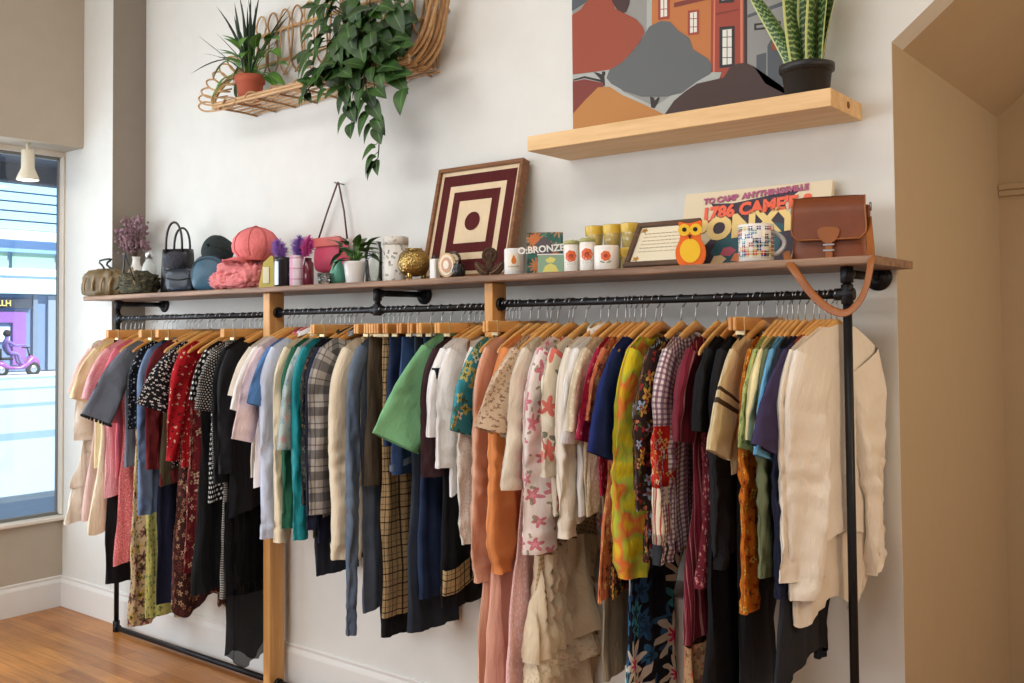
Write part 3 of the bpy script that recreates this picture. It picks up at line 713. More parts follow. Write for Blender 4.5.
m_slate = C('slate_twill', (52, 56, 64)); m_sand = C('sand_jersey', (226, 204, 160), vary=.08); m_lemon = C('pale_lemon', (238, 224, 170)); m_lime = floral('lime_flower', (176, 190, 120), [(((214, 200, 120), (70, 110, 60)), 20, .4, 5, None)])
m_babyblue = C('baby_blue_jersey', (112, 178, 222), vary=.06); m_char = C('charcoal_jersey', (44, 46, 52)); m_purp = C('dusty_indigo', (66, 58, 92), vary=.12); m_brick = C('brick_knit', (166, 70, 44))
m_fleece = C('cream_fleece', (245, 238, 226), vary=.04, rough=.95); m_oshirt = C('off_white_poplin', (238, 228, 212), vary=.05)
m_amber = floral('amber_floral_rayon', (190, 104, 24), [(((236, 190, 90), (150, 50, 20)), 24, .44, 5, (90, 40, 20))]); m_sage = C('sage_cotton', (110, 120, 90)); m_dkteal = C('deep_teal_black', (28, 40, 48))
m_beigedot = dots('tan_dotted_muslin', (206, 178, 140), (136, 104, 76), .017, .24); m_tulle = C('ecru_tulle', (226, 208, 178), vary=.1); m_lacey = floral('ecru_lace', (230, 214, 186), [(((204, 180, 140),), 40, .35, 5, None)]); m_pinklace = floral('pink_lace', (240, 190, 186), [(((252, 224, 220),), 36, .4, 5, None)])
m_dgfl = floral('dark_green_floral', (30, 52, 46), [(((214, 180, 90), (60, 110, 96)), 24, .44, 5, None)])
m_btn = solid('dark_button', (50, 36, 30), .3); m_pom = solid('black_pompoms', (22, 22, 24), .9)
SLIP = [(0, .115), (.05, .118), (.16, .15), (.24, .185), (.45, .18), (-0.01, .225)]     # strappy dress: half width by depth
DR = lambda w: [(0, .204), (.2, .2), (.4, .18), (-0.01, w)]
FT = [(0, .0095), (.06, .014), (.3, .021), (-0.01, .032)]
CL = [(0, .165), (.1, .17), (-0.01, .19)]; CLT = [(0, .012), (.06, .02), (-0.01, .026)]
def pompoms(o, X, zn, L, hw, ht, seed):
    s = [c for c in o.children if c.name.startswith('sleeve')][0]; v = [p.co for p in s.data.vertices][-28:]
    m = MB()
    for k in range(0, 28): m.ball(v[k] + Vector((0, 0, -.006)), .0075, 8, 6)
    m.build('pompom_trim', m_pom, s)
# ---- first bay, from the window end
garment('dress', 'ivory ruffled lace dress hanging last, nearest the window', 'dress', 76, 512, m_ivory, sl=440, slw=[(0, .07), (1, .1)], hw=[(0, .17), (.3, .17), (.6, .24), (-.01, .3)], rip=.016, wl=.08, nw=.125, short='ruffled ivory lace dress', parts=many(add_tier(m_ivory, .62, .8, .24, .3, .015, .02, .008), add_tier(m_ivory, .78, -.01, .27, .33, .015, .02, .008)))
garment('dress', 'blush pink plain dress between the ivory lace and the cream one', 'dress', 84, 520, m_blush, sl=392, hw=DR(.26), ht=FT, nw=.125, short='blush pink plain dress')
garment('blouse', 'butter-cream chiffon blouse with loose short sleeve', 'blouse', 89, 470, m_butter, sl=398, slw=[(0, .08), (1, .085)], nw=.12, short='butter-cream chiffon blouse')
garment('skirt', 'short black skirt peeping out below the cream scalloped hem', 'skirt', 100, 576, m_black, hang='clip', hw=[(0, .15), (-.01, .19)], ht=CLT, short='black skirt in first bay', x=-5.0)
garment('dress', 'long cream cotton dress with scalloped hem by the left pipe leg', 'dress', 93, 532, m_cream, hw=[(0, .13), (.2, .19), (.5, .2), (-.01, .27)], ht=FT, hemwave=.012, nw=.13, nd=.07, short='cream scalloped-hem dress')
garment('blouse', 'pink checked blouse with a puffed short sleeve', 'blouse', 100, 500, m_pink, sl=398, slw=[(0, .085), (1, .085)], nw=.12, short='pink checked blouse')
garment('tee_shirt', 'coral pink tee, brightest pink in the first bay', 'shirt', 109, 480, m_coral, sl=418, slw=[(0, .085), (1, .075)], nw=.12, short='coral pink tee')
garment('dress', 'long pink dress printed all over with small red sprigs', 'dress', 112, 566, m_pinkprint, hw=SLIP, ht=FT, nw=.13, nd=.07, rip=.012, short='pink sprig print dress')
garment('tee_shirt', 'slate grey tee with black pompoms edging its wide sleeve', 'shirt', 121, 470, m_grey, sl=414, slw=[(0, .09), (1, .1)], sla=(44, 64), tw=-.45, free=True, short='grey pompom tee', parts=pompoms, yaw=-6)
garment('dress', 'beige dress with big maroon and yellow blooms toward the hem', 'dress', 125, 628, m_multi, hw=SLIP, ht=FT, rip=.014, nw=.13, nd=.07, hemwave=.015, short='beige maroon bloom dress')
garment('skirt', 'narrow green and yellow printed skirt beside the navy one', 'skirt', 130, 610, m_green_y, hang='clip', hw=[(0, .13), (-.01, .15)], ht=CLT, short='green yellow printed skirt')
garment('blouse', 'black blouse scattered with tiny pale flowers beside the grey pompom tee', 'blouse', 134, 482, m_blkflor, sl=425, slw=[(0, .07), (1, .06)], short='black tiny-flower blouse')
garment('shirt', 'faded blue denim shirt with long sleeves in the first bay', 'shirt', 143, 516, m_denim, sl=510, hm=M_HW, collar=m_denim, short='faded denim shirt')
garment('skirt', 'long navy skirt below the denim shirt', 'skirt', 147, 595, m_navy, hang='clip', hw=[(0, .16), (-.01, .19)], ht=CLT, short='long navy skirt')
garment('cardigan', 'thin maroon cardigan edge beside the olive top', 'cardigan', 150, 470, m_maroon, sl=465, slw=[(0, .075), (1, .045)], sth=.016, short='thin maroon cardigan')
garment('top', 'olive brown gauze top with a darker hem band', 'top', 156, 488, m_olive, hw=[(0, .13), (.18, .2), (-.01, .22)], nw=.125, nd=.05, short='olive gauze top', parts=add_tier(m_maroon, -.12, -.05, .222, .224, .026, .027, .006, .1, 'hem_band'))
garment('blouse', 'black chiffon blouse with white spots and a flutter sleeve', 'blouse', 165, 470, m_bwdot, sl=404, slw=[(0, .085), (1, .11)], sla=(46, 68), tw=-.3, short='white-spotted black blouse')
garment('dress', 'brown floral dress with a ragged handkerchief hem', 'dress', 169, 616, m_brflor, hw=SLIP, ht=FT, rip=.014, hemwave=.03, nw=.13, nd=.07, short='brown floral handkerchief-hem dress')
garment('blouse', 'bright red printed silk blouse, the only red in the first bay', 'blouse', 177, 470, m_red, sl=457, slw=[(0, .07), (.6, .06), (1, .04)], short='bright red silk blouse', sla=(60, 84))
garment('dress', 'burgundy dress patterned with cream blooms', 'dress', 179, 575, m_redflor, hw=SLIP, ht=FT, rip=.012, nw=.13, nd=.07, short='burgundy cream-bloom dress')
garment('dress', 'plain black sleeveless dress left of the polka dots', 'dress', 190, 596, m_black, hw=SLIP, ht=FT, nw=.13, nd=.07, short='black sleeveless dress left of polka dots')
garment('dress', 'black dress with bold white polka dots', 'dress', 200, 506, m_polka, sl=400, slw=[(0, .075), (1, .07)], sla=(55, 80), hw=DR(.2), ht=FT, short='polka dot dress')
garment('skirt', 'long black and white fine check skirt', 'skirt', 212, 588, m_check, hang='clip', hw=[(0, .17), (.6, .18), (-.01, .2)], ht=CLT, short='fine check skirt')
garment('blouse', 'charcoal blouse with pin dots tucked beside the black dresses', 'blouse', 207, 470, m_polka2, sl=410, slw=[(0, .07), (1, .065)], sla=(55, 80), short='pin-dot charcoal blouse')
garment('top', 'plain black long-sleeved top hanging over the check skirt', 'top', 221, 520, m_blk2, sl=468, short='black long-sleeved top', yaw=3)
garment('dress', 'long black dress with sheer tulle skirt beside the first post', 'dress', 230, 600, m_black, sl=480, hw=DR(.2), ht=[(0, .0095), (.1, .012), (-.01, .014)], nw=.1, short='black tulle-skirted dress', parts=add_tier(m_sheer, .75, 1.54, .2, .19, .014, .018, .012, .045, 'tulle_skirt', wave=.05), x=-3.925, rip=.006)
# ---- middle bay
garment('cardigan', 'cream knitted top with a short edge-scalloped sleeve', 'top', 244, 480, m_knit, sl=394, short='cream knitted top', nw=.12)
garment('tee_shirt', 'white tee with a lacy sleeve edge', 'shirt', 249, 490, m_white, sl=408, short='white lacy-sleeve tee', nw=.12)
garment('top', 'pale pink jersey top with loose elbow sleeve', 'top', 254, 530, m_palepink, sl=436, slw=[(0, .085), (1, .08)], sla=(50, 76), short='pale pink jersey top')
garment('blouse', 'clear blue blouse with a rose pink collar', 'blouse', 263, 480, m_sky, sl=402, collar=m_rose, slm=m_sky, short='blue rose-collared blouse', sla=(50, 74))
garment('shirt', 'light blue oxford shirt with long cuffed sleeve', 'shirt', 268, 530, m_ltblue, sl=533, collar=m_white, cuff=m_ltblue, short='light blue oxford shirt', yaw=-4)
garment('shirt', 'cream long-sleeved shirt between light blue and green ones', 'shirt', 279, 528, m_cream, sl=536, collar=m_cream, cuff=m_cream, short='cream long-sleeved shirt')
garment('shirt', 'bottle green long-sleeved shirt in front of the pine post', 'shirt', 287, 515, m_green, sl=522, collar=m_green, cuff=m_green, short='bottle green shirt')
garment('blouse', 'sage printed blouse with faint roses left of the teal satin', 'blouse', 293, 500, m_sageprint, sl=445, slw=[(0, .075), (1, .07)], sla=(55, 82), short='sage rose blouse')
garment('shirt', 'glossy teal satin long-sleeved shirt', 'shirt', 298, 530, m_teal, sl=534, short='teal satin shirt')
garment('jacket', 'dark jacket printed with muted leaves', 'jacket', 306, 540, m_dkprint, sl=500, collar=m_dkprint, ws=.6, short='dark leaf jacket')
garment('jacket', 'black jacket with camel suede shoulder beside the flannel', 'jacket', 311, 545, m_navy, sl=525, ws=.6, short='camel-shouldered black jacket', parts=add_tier(m_camel, .02, .12, .2, .205, .016, .022, .002, .2, 'shoulder_yoke'))
garment('shirt', 'grey plaid flannel shirt with frayed cuff', 'shirt', 319, 520, m_flannel, sl=508, slw=[(0, .095), (.6, .085), (1, .075)], collar=m_flannel, free=True, short='grey plaid flannel shirt', yaw=-7, tw=.15, sth=.024)
garment('jeans', 'dark wide jeans seen low under the grey flannel shirt', 'jeans', 302, 566, m_kden, hang='clip', hw=[(0, .15), (-.01, .17)], ht=CLT, short='dark wide jeans')
def jacket_buttons(o, X, zn, L, hw, ht, seed):
    c = [q for q in o.children_recursive if q.name.startswith('cuff')][0]; v = [p.co for p in c.data.vertices]
    n = len(v) // 28; row = v[(n - 2) * 28:(n - 1) * 28]; best = sorted(row, key=lambda p: -p.x + .3 * p.y)[:6]
    best = sorted(best, key=lambda p: p.y)
    for p in (best[0], best[-1]): MB().lathe([(.011, 0), (.011, .004), (.006, .006), (.001, .005)], (0, 0, 0), 12, 0, True, False, Matrix.Rotation(PI / 2, 4, 'Y')).build('cuff_button', m_btn, c, p + Vector((.001, 0, 0)))
garment('jacket', 'ecru white denim jacket with two dark buttons at its cuff', 'jacket', 340, 500, m_wdenim, sl=550, slw=[(0, .1), (.4, .092), (.8, .07), (1, .062)], sth=.034, collar=m_wdenim, cuff=m_wdenim, tw=-.5, free=True, ws=1.0, short='ecru denim jacket', parts=jacket_buttons, pl=m_wdenim, bend=.015, yaw=-4)
garment('jacket', 'blue-grey denim jacket with a very long narrow sleeve', 'jacket', 352, 620, m_grden, sl=635, slw=[(0, .06), (1, .04)], ws=.55, hw=[(0, .19), (-.01, .17)], short='blue-grey denim jacket')
garment('trousers', 'khaki trousers clipped at the waist beside the denim jacket', 'trousers', 371, 478, m_khaki, hang='clip', hw=[(0, .15), (-.01, .18)], ht=CLT, short='khaki trousers', x=-3.03)
garment('skirt', 'dark taupe wool skirt next to the khaki trousers', 'skirt', 380, 478, m_taupe, hang='clip', hw=[(0, .17), (-.01, .2)], ht=CLT, short='dark taupe wool skirt', x=-2.99)
garment('trousers', 'black trousers under the tan plaid pair', 'trousers', 380, 634, m_black, hang='clip', hw=[(0, .12), (-.01, .14)], ht=CLT, short='black trousers', x=-2.96)
garment('trousers', 'tan trousers with a dark windowpane plaid', 'trousers', 388, 613, m_tanplaid, hang='clip', hw=[(0, .15), (-.01, .16)], ht=CLT, short='tan plaid trousers', x=-2.92)
garment('denim_shorts', 'dark indigo denim shorts clipped high, left of the cuffed pair', 'shorts', 398, 437, m_dden, hang='clip', hw=[(0, .16), (-.01, .2)], ht=CLT, short='indigo denim shorts', x=-2.87)
garment('denim_skirt', 'long charcoal denim skirt below the indigo shorts', 'skirt', 406, 622, m_kden, hang='clip', hw=[(0, .16), (-.01, .2)], ht=CLT, short='charcoal denim skirt', x=-2.73)
garment('denim_shorts', 'indigo denim shorts with turned-up pale hem', 'shorts', 414, 465, m_bden, hang='clip', hw=[(0, .17), (-.01, .23)], ht=[(0, .012), (.06, .024), (-.01, .034)], short='cuffed denim shorts', parts=add_tier(m_grden, -.075, -.045, .232, .232, .038, .038, .004, .2, 'turned_up_hem'), x=-2.79)
garment('denim_skirt', 'dark blue denim skirt right of the cuffed shorts', 'skirt', 423, 590, m_dden, hang='clip', hw=[(0, .16), (-.01, .2)], ht=CLT, short='dark blue denim skirt', x=-2.68)
garment('tee_shirt', 'mint green tee turned outward with a broad sleeve', 'shirt', 421, 440, m_mint, sl=444, slw=[(0, .11), (1, .125)], sla=(50, 62), hw=[(0, .185), (-.01, .2)], tw=-.35, short='mint green tee', yaw=-12, nw=.055, sth=.03, free=True, ws=.82, x=-2.62)
garment('skirt', 'black skirt with tan plaid hem band at the end of the middle bay', 'skirt', 436, 600, m_black, hang='clip', hw=[(0, .15), (-.01, .16)], ht=CLT, short='plaid-hemmed black skirt', parts=add_tier(m_tanplaid, -.16, -.06, .162, .164, .03, .031, .003, .2, 'plaid_hem'), x=-2.58)
garment('jacket', 'plum brown wool jacket right of the mint tee', 'jacket', 432, 474, m_plum, sl=470, slw=[(0, .09), (1, .075)], yaw=-7, short='plum wool jacket', x=-2.55)
garment('shirt', 'white shirt with a small black patch on the sleeve', 'shirt', 445, 470, m_white, sl=438, slw=[(0, .08), (1, .062)], sla=(55, 86), yaw=-4, x=-2.515, short='white black-patch shirt',
        parts=lambda o, X, zn, L, hw, ht, seed: MB().box((-.004, -.262, -.2), (.024, -.2, -.16), .001).build('black_patch', m_black, [c for c in o.children if c.name.startswith('sleeve')][0]))
garment('shirt', 'plain white shirt pressed against the second post', 'shirt', 448, 500, m_white, sl=462, slw=[(0, .08), (1, .062)], sla=(58, 87), yaw=-2, x=-2.494, short='white shirt by second post')
# ---- right bay
garment('blouse', 'white eyelet blouse with long gathered sleeve', 'blouse', 456, 520, m_eyelet, sl=536, slw=[(0, .08), (.6, .085), (.9, .07), (1, .045)], short='white eyelet blouse', nw=.125)
garment('blouse', 'teal blouse with cream and green botanical print', 'blouse', 466, 470, m_tealflor, sl=428, slw=[(0, .085), (1, .08)], sla=(48, 74), slm=m_tealflor, short='teal botanical blouse', nw=.125)
garment('dress', 'seafoam satin dress with pale green lower edge', 'dress', 468, 572, m_seafoam, hw=SLIP, ht=FT, nw=.13, nd=.07, short='seafoam satin dress')
garment('skirt', 'narrow dark green floral skirt reaching almost to the baseboard', 'skirt', 474, 660, m_dgfl, hang='clip', hw=[(0, .14), (-.01, .15)], ht=CLT, short='dark green floral skirt')
garment('dress', 'long peach linen dress with wide drooping sleeve', 'dress', 478, 683, m_peach, sl=575, slw=[(0, .08), (.5, .08), (.85, .095), (1, .06)], hw=DR(.27), ht=FT, rip=.014, short='peach linen dress', nw=.125)
garment('dress', 'long coral-pink pleated dress behind the orange sleeve', 'dress', 490, 700, m_coral if False else C('salmon_crepe', (236, 180, 160)), hw=[(0, .115), (.16, .15), (.24, .19), (.5, .22), (-.01, .29)], ht=FT, rip=.014, nw=.125, nd=.05, short='salmon pleated dress')
garment('blouse', 'sheer tangerine orange blouse with billowing long sleeve', 'blouse', 498, 540, m_orange, sl=566, slw=[(0, .08), (.5, .085), (.85, .1), (1, .05)], short='tangerine blouse', sth=.035, nw=.12)
garment('blouse', 'beige spotted chiffon blouse with layered flutter sleeves', 'blouse', 508, 470, m_leop, sl=428, slw=[(0, .09), (1, .13)], sla=(48, 70), tw=-.35, free=True, short='spotted chiffon blouse', nw=.12, sth=.03)
garment('dress', 'long pale pink lace dress right of the peach linen', 'dress', 510, 720, m_pinklace, hw=[(0, .115), (.16, .15), (.24, .185), (.45, .19), (-.01, .3)], ht=[(0, .007), (.3, .021), (-.01, .05)], rip=.02, nw=.13, nd=.07, short='pale pink lace dress')
garment('blouse', 'cream satin blouse with a soft bell sleeve', 'blouse', 518, 500, m_csatin, sl=482, slw=[(0, .08), (.6, .08), (1, .11)], short='cream satin blouse', sla=(52, 86))
garment('dress', 'ecru tulle dress with tiers of lace and net', 'dress', 530, 725, m_beigedot, hw=[(0, .17), (.3, .18), (.5, .18), (-.01, .26)], ht=FT, rip=.016, short='tiered ecru tulle dress', nw=.125,
        parts=many(add_tier(m_tulle, .78, 1.13, .2, .265, .035, .065, .02, .034, 'tulle_tier'), add_tier(m_lacey, 1.1, 1.22, .24, .27, .05, .068, .014, .04, 'lace_tier'), add_tier(m_tulle, 1.2, 1.36, .22, .25, .045, .055, .014, .04, 'cotton_tier')))
garment('blouse', 'white blouse with sprays of pink blossom on its sleeve', 'blouse', 533, 520, m_wpink, sl=544, slw=[(0, .085), (.5, .085), (1, .085)], free=True, ws=.9, short='pink blossom blouse', sth=.03, tw=-.25)
garment('cardigan', 'cream cardigan with a red rose and dark stem applique', 'cardigan', 547, 520, m_red_app, sl=470, slw=[(0, .075), (1, .06)], short='red rose cardigan')
garment('shirt', 'white cotton shirt with high collar and long sleeve', 'shirt', 562, 530, m_oshirt, sl=530, collar=m_oshirt, cuff=m_oshirt, short='high-collared white shirt')
garment('dress', 'long brown-grey crinkled dress right of the tiered tulle dress', 'dress', 588, 690, C('mushroom_crinkle', (150, 132, 108)), hw=[(0, .115), (.16, .15), (.3, .16), (-.01, .17)], ht=FT, rip=.016, nw=.125, short='mushroom crinkled dress')
garment('shirt', 'off-white collarless shirt with sleeve ending at the elbow', 'shirt', 570, 520, m_white, sl=443, slw=[(0, .08), (1, .07)], sla=(55, 84), short='off-white elbow-sleeve shirt')
garment('blouse', 'tan lace blouse left of the magenta print', 'blouse', 579, 520, m_tanlace, sl=430, slw=[(0, .08), (1, .07)], sla=(52, 80), short='tan lace blouse')
garment('blouse', 'magenta blouse with small paisley marks', 'blouse', 592, 500, m_magenta, sl=438, slw=[(0, .08), (1, .08)], sla=(50, 76), short='magenta paisley blouse')
garment('dress', 'terracotta dress with dark flowers left of the royal blue', 'dress', 597, 600, m_terra, sl=420, slw=[(0, .075), (1, .07)], sla=(52, 78), hw=DR(.26), ht=FT, short='terracotta flower dress')
garment('dress', 'dark brown dress strewn with small garden flowers', 'dress', 604, 600, m_dkflor, hw=SLIP, ht=FT, rip=.012, nw=.13, nd=.07, short='dark brown garden dress left of tie-dye')
garment('tee_shirt', 'royal blue velvet-like tee', 'shirt', 608, 480, m_royal, sl=450, slw=[(0, .09), (1, .095)], sla=(50, 72), short='royal blue tee')
garment('dress', 'long navy dress with large white and blue daisies', 'dress', 619, 730, m_daisy, hw=[(0, .115), (.16, .15), (.24, .185), (.45, .17), (-.01, .24)], ht=FT, rip=.014, nw=.13, nd=.07, short='navy daisy dress')
garment('blouse', 'yellow and orange tie-dye blouse with long draped sleeve', 'blouse', 625, 540, m_tie, sl=568, slw=[(0, .085), (.5, .085), (.9, .07), (1, .05)], sth=.032, free=True, ws=.95, tw=-.45, short='yellow tie-dye blouse')
garment('dress', 'dark dress with gold and rust flowers right of the tie-dye', 'dress', 645, 560, m_dkflor, free=True, ws=.9, tw=-.3, sl=500, slw=[(0, .09), (.6, .085), (1, .08)], hw=DR(.26), ht=FT, rip=.012, short='gold-flowered dark dress', sth=.03)
def patch_sleeve(o, X, zn, L, hw, ht, seed):
    for nm, m, t0, t1 in (('red_panel', m_redpatch, .33, .62), ('striped_panel', m_wstripe, .6, .87), ('grey_cuff', m_slate, .85, 1)):
        q = MB(); Ls = .66; n = int(Ls / .016)
        sleeve(q, -1, interp(hw, .03), Ls, [(0, .066), (1, .053)], 55, 89, .022, seed, 0, 0, w00=.0608, t0=t0)
        keep = (int((t1 - t0) * n) + 2) * 28
        q.v, q.uv = q.v[:keep], q.uv[:keep]; fs = [k for k, f in enumerate(q.f) if max(f) < keep]
        q.f = [q.f[k] for k in fs]; q.sm = [q.sm[k] for k in fs]; q.mi = [q.mi[k] for k in fs]
        q.build(nm, m, [c for c in o.children if c.name.startswith('sleeve')][0])
garment('blouse', 'patchwork blouse with lilac, red floral and striped sleeve panels', 'blouse', 660, 560, m_lilac, sl=.66, slw=[(0, .08), (1, .062)], sla=(55, 89), short='patchwork-sleeved blouse', parts=patch_sleeve)
garment('dress', 'long burgundy dress with vertical paisley borders', 'dress', 683, 640, m_paisley, sl=440, slw=[(0, .085), (1, .085)], sla=(55, 82), hw=DR(.26), ht=FT, rip=.012, short='burgundy border dress',
        parts=add_tier(m_tanred, .96, 1.45, .235, .285, .034, .05, .016, .08, 'printed_tier'))
garment('dress', 'burgundy motif dress beside the black dresses', 'dress', 692, 590, m_pais2, hw=SLIP, ht=FT, rip=.012, nw=.13, nd=.07, short='burgundy motif dress')
garment('dress', 'long black sleeved dress in the middle of the right bay', 'dress', 702, 720, m_black, sl=430, slw=[(0, .08), (1, .075)], sla=(55, 82), hw=DR(.27), ht=FT, short='long black dress of right bay')
garment('trousers', 'slate trousers on a clip hanger hanging nearly to the floor', 'trousers', 726, 720, m_slate, hang='clip', hw=[(0, .15), (-.01, .17)], ht=CLT, short='slate trousers')
garment('jacket', 'black long-sleeved jacket left of the sand tee', 'jacket', 715, 560, m_blk2, sl=560, short='black jacket of right bay')
def tee_stripes(o, X, zn, L, hw, ht, seed):
    pass
m_sandst = bands('sand_jersey_stripes', (228, 208, 166), [(1, 10.0, .9825, .9865, (64, 40, 38), .95), (1, 10.0, .9882, .9892, (64, 40, 38), .95)])
garment('tee_shirt', 'sand-coloured tee with dark stripes round the sleeve', 'shirt', 728, 480, m_sand, sl=448, slw=[(0, .09), (1, .09)], sla=(50, 70), short='sand striped-sleeve tee', yaw=-3,
        slm=bands('sand_sleeve_stripes', (228, 208, 166), [(1, .26, .24, .3, (64, 40, 38), .95), (1, .26, .38, .42, (64, 40, 38), .95)]))
garment('blouse', 'amber floral rayon blouse with long sleeve below the sand tee', 'blouse', 746, 580, m_amber, sl=604, slw=[(0, .075), (.8, .06), (1, .07)], short='amber floral blouse')
garment('tee_shirt', 'pale lime flowered tee behind the lemon one', 'shirt', 750, 480, m_lime, sl=446, slw=[(0, .085), (1, .08)], sla=(52, 76), short='lime flowered tee')
garment('tee_shirt', 'pale lemon yellow tee left of the baby blue one', 'shirt', 757, 480, m_lemon, sl=438, slw=[(0, .085), (1, .08)], sla=(52, 76), short='pale lemon tee')
garment('shirt', 'long sage green shirt under the yellow tees', 'shirt', 762, 560, m_sage, sl=570, short='sage shirt', slw=[(0, .07), (1, .05)])
garment('tee_shirt', 'baby blue tee with a knotted sleeve', 'shirt', 763, 480, m_babyblue, sl=452, slw=[(0, .09), (1, .08)], sla=(52, 74), short='baby blue tee')
garment('dress', 'long charcoal dress right of the baby blue tee', 'dress', 774, 683, m_char, sl=440, slw=[(0, .085), (1, .08)], sla=(55, 80), hw=DR(.26), ht=FT, short='long charcoal dress')
garment('shirt', 'long navy shirt with sleeves to mid-thigh', 'shirt', 784, 590, m_navy, sl=590, yaw=-5, short='long navy shirt', hm=M_HW2)
garment('tee_shirt', 'dusty indigo tee beside the cream sweatshirt', 'shirt', 788, 480, m_purp, sl=444, slw=[(0, .1), (1, .11)], sla=(50, 68), tw=-.15, yaw=-8, short='dusty indigo tee', sth=.02)
garment('top', 'brick red knitted top just showing beside the cream sweatshirt', 'top', 796, 480, m_brick, hw=[(0, .17), (-.01, .18)], ht=[(0, .005), (.1, .007), (-.01, .008)], rip=.001, yaw=-11, short='brick red top')
garment('shirt', 'off-white shirt with curved tails below the cream sweatshirt', 'shirt', 803, 632, m_oshirt, sl=578, slw=[(0, .07), (.85, .05), (1, .06)], yaw=-13, short='off-white shirt under sweatshirt', hemwave=.02, ht=[(0, .005), (.2, .008), (-.01, .02)], sth=.012)
garment('sweatshirt', 'cream fleece sweatshirt hanging last, against the right pipe leg', 'sweatshirt', 812, 562, m_fleece, sl=592, slw=[(0, .095), (.4, .085), (.85, .062), (1, .05)], sth=.024, free=True, ws=1.08, tw=-.35, sla=(66, 88), cuff=m_fleece, short='cream fleece sweatshirt', x=-1.083, yaw=-13, hw=[(0, .21), (.2, .212), (-.01, .212)], ht=[(0, .013), (.06, .016), (.3, .017), (-.01, .017)], rip=.003, nw=.075, nd=.02)
build_garments()
hanger(-2.575, 'arm', 'empty walnut hanger turned askew before the second post', M_HW3, math.radians(38))
# ------------------------------------------------------------------ things on the shelf board
ZT = ZS1 + 0.0005
def sx(px, y): return at(px, 290, y).x
def scl(px, y): p = at(px, 290, y); return FPX / (RM[2][0] * (p.x - CAM.x) + RM[2][1] * (p.y - CAM.y))
def hz_(px, py, y): return at(px, py, y).z
def glass(name, c, rough=0.03, body=0.12):
    t = NT(name, rough, 0, 0.5); nt = t.t
    tr = t.n('ShaderNodeBsdfTransparent'); tr.inputs[0].default_value = lin(c); gl = t.n('ShaderNodeBsdfGlossy'); gl.inputs['Roughness'].default_value = rough
    fr = t.n('ShaderNodeFresnel'); fr.inputs[0].default_value = 1.45; t.put(t.b.inputs['Base Color'], lin(c)); t.b.inputs['Roughness'].default_value = .2
    m1 = t.n('ShaderNodeMixShader'); m1.inputs[0].default_value = body; nt.links.new(tr.outputs[0], m1.inputs[1]); nt.links.new(t.b.outputs[0], m1.inputs[2])
    m2 = t.n('ShaderNodeMixShader'); nt.links.new(fr.outputs[0], m2.inputs[0]); nt.links.new(m1.outputs[0], m2.inputs[1]); nt.links.new(gl.outputs[0], m2.inputs[2])
    nt.links.new(m2.outputs[0], nt.nodes['Material Output'].inputs[0]); return t.m
RX90 = Matrix.Rotation(PI / 2, 4, 'X'); RY90 = Matrix.Rotation(PI / 2, 4, 'Y')
def blob(c, r, amp, fr, seed, e1=1.0, e2=1.0, seg=36, rings=20, pleat=0, pa=0.0, flatb=True):
    rows = []
    for j in range(rings + 1):
        t = -PI / 2 + PI * j / rings; row = []
        for i in range(seg):
            a = 2 * PI * i / seg
            x, y, z = spow(math.cos(t), e2) * spow(math.cos(a), e1), spow(math.cos(t), e2) * spow(math.sin(a), e1), spow(math.sin(t), e2)
            k = 1 + amp * nz(x * fr + seed, y * fr, z * fr) + (pa * math.cos(pleat * a) if pleat else 0)
            row.append((c[0] + r[0] * x * k, c[1] + r[1] * y * k, max(c[2] + r[2] * z * k, 0.0) if flatb else c[2] + r[2] * z * k))
        rows.append(row)
    return rows
def leather(name, c, rough=0.42):
    t = NT(name, rough, 0, 0.45); v = t.n('ShaderNodeTexVoronoi'); v.inputs['Scale'].default_value = 260; t.put(v.inputs['Vector'], t.obj())
    t.bump(v.outputs['Distance'], 0.15, 0.001); return t.done(lin(c), 0.25)
def place(name, label, cat, px, y, rot=0.0, group=None, z=None):
    o = empty(name, (sx(px, y), y, ZT if z is None else z), (0, 0, math.radians(rot))); return tag(o, label, cat, group)
m_khaki_l = leather('khaki_leather', (126, 106, 70)); m_tan_l = leather('tan_trim', (176, 144, 100)); m_camo = floral('camouflage_cloth', (78, 74, 58), [(((44, 42, 38), (110, 100, 70), (60, 66, 52)), 14, .6, 2, None)])
m_blk_l = leather('black_leather', (26, 26, 30), .3); m_navy_l = leather('navy_leather', (44, 54, 68), .35); m_char_f = C('charcoal_felt', (70, 72, 80))
# ruched khaki handbag
b = place('handbag', 'khaki ruched leather handbag at the window end of the shelf', 'handbag', 106, -.27, 20)
MB().grid(blob((0, 0, .075), (.15, .07, .085), .12, 5, 1.0, .8, .7, 48, 20, 11, .07), True).build('bag_body', m_khaki_l, b)
MB().tube([(-.12 + .24 * k / 10, -.02, .125 + .012 * math.sin(k * 2.1)) for k in range(11)], .008, 8).build('rim_piping', m_tan_l, b)
MB().tube([(-.06 + .12 * k / 14 + .03 * math.sin(k), .0, .13 + .09 * math.sin(PI * k / 14)) for k in range(15)], .006, 8).build('strap', m_blk_l, b)
for k in range(4): MB().tube([(-.09 + .06 * k, -.076, .03), (-.085 + .06 * k, -.083, .07), (-.08 + .06 * k, -.07, .11)], .006, 6).build('piping_rib', m_tan_l, b)
# camouflage bag
b = place('slouch_bag', 'dark camouflage slouch bag with tangled black straps beside the khaki handbag', 'bag', 139, -.3, 12)
MB().grid(blob((0, 0, .055), (.13, .075, .07), .3, 4.5, 5.0, .9, .8), True).build('bag_body', m_camo, b)
for s in range(3):
    MB().tube([(-.1 + .2 * t, -.078 + .05 * math.sin(PI * t + s), .03 + (.05 + .05 * s) * math.sin(PI * t) + .02 * s) for t in [k / 12 for k in range(13)]], .007, 6, flat=.5).build('strap', m_blk_l if s != 1 else m_tan_l, b)
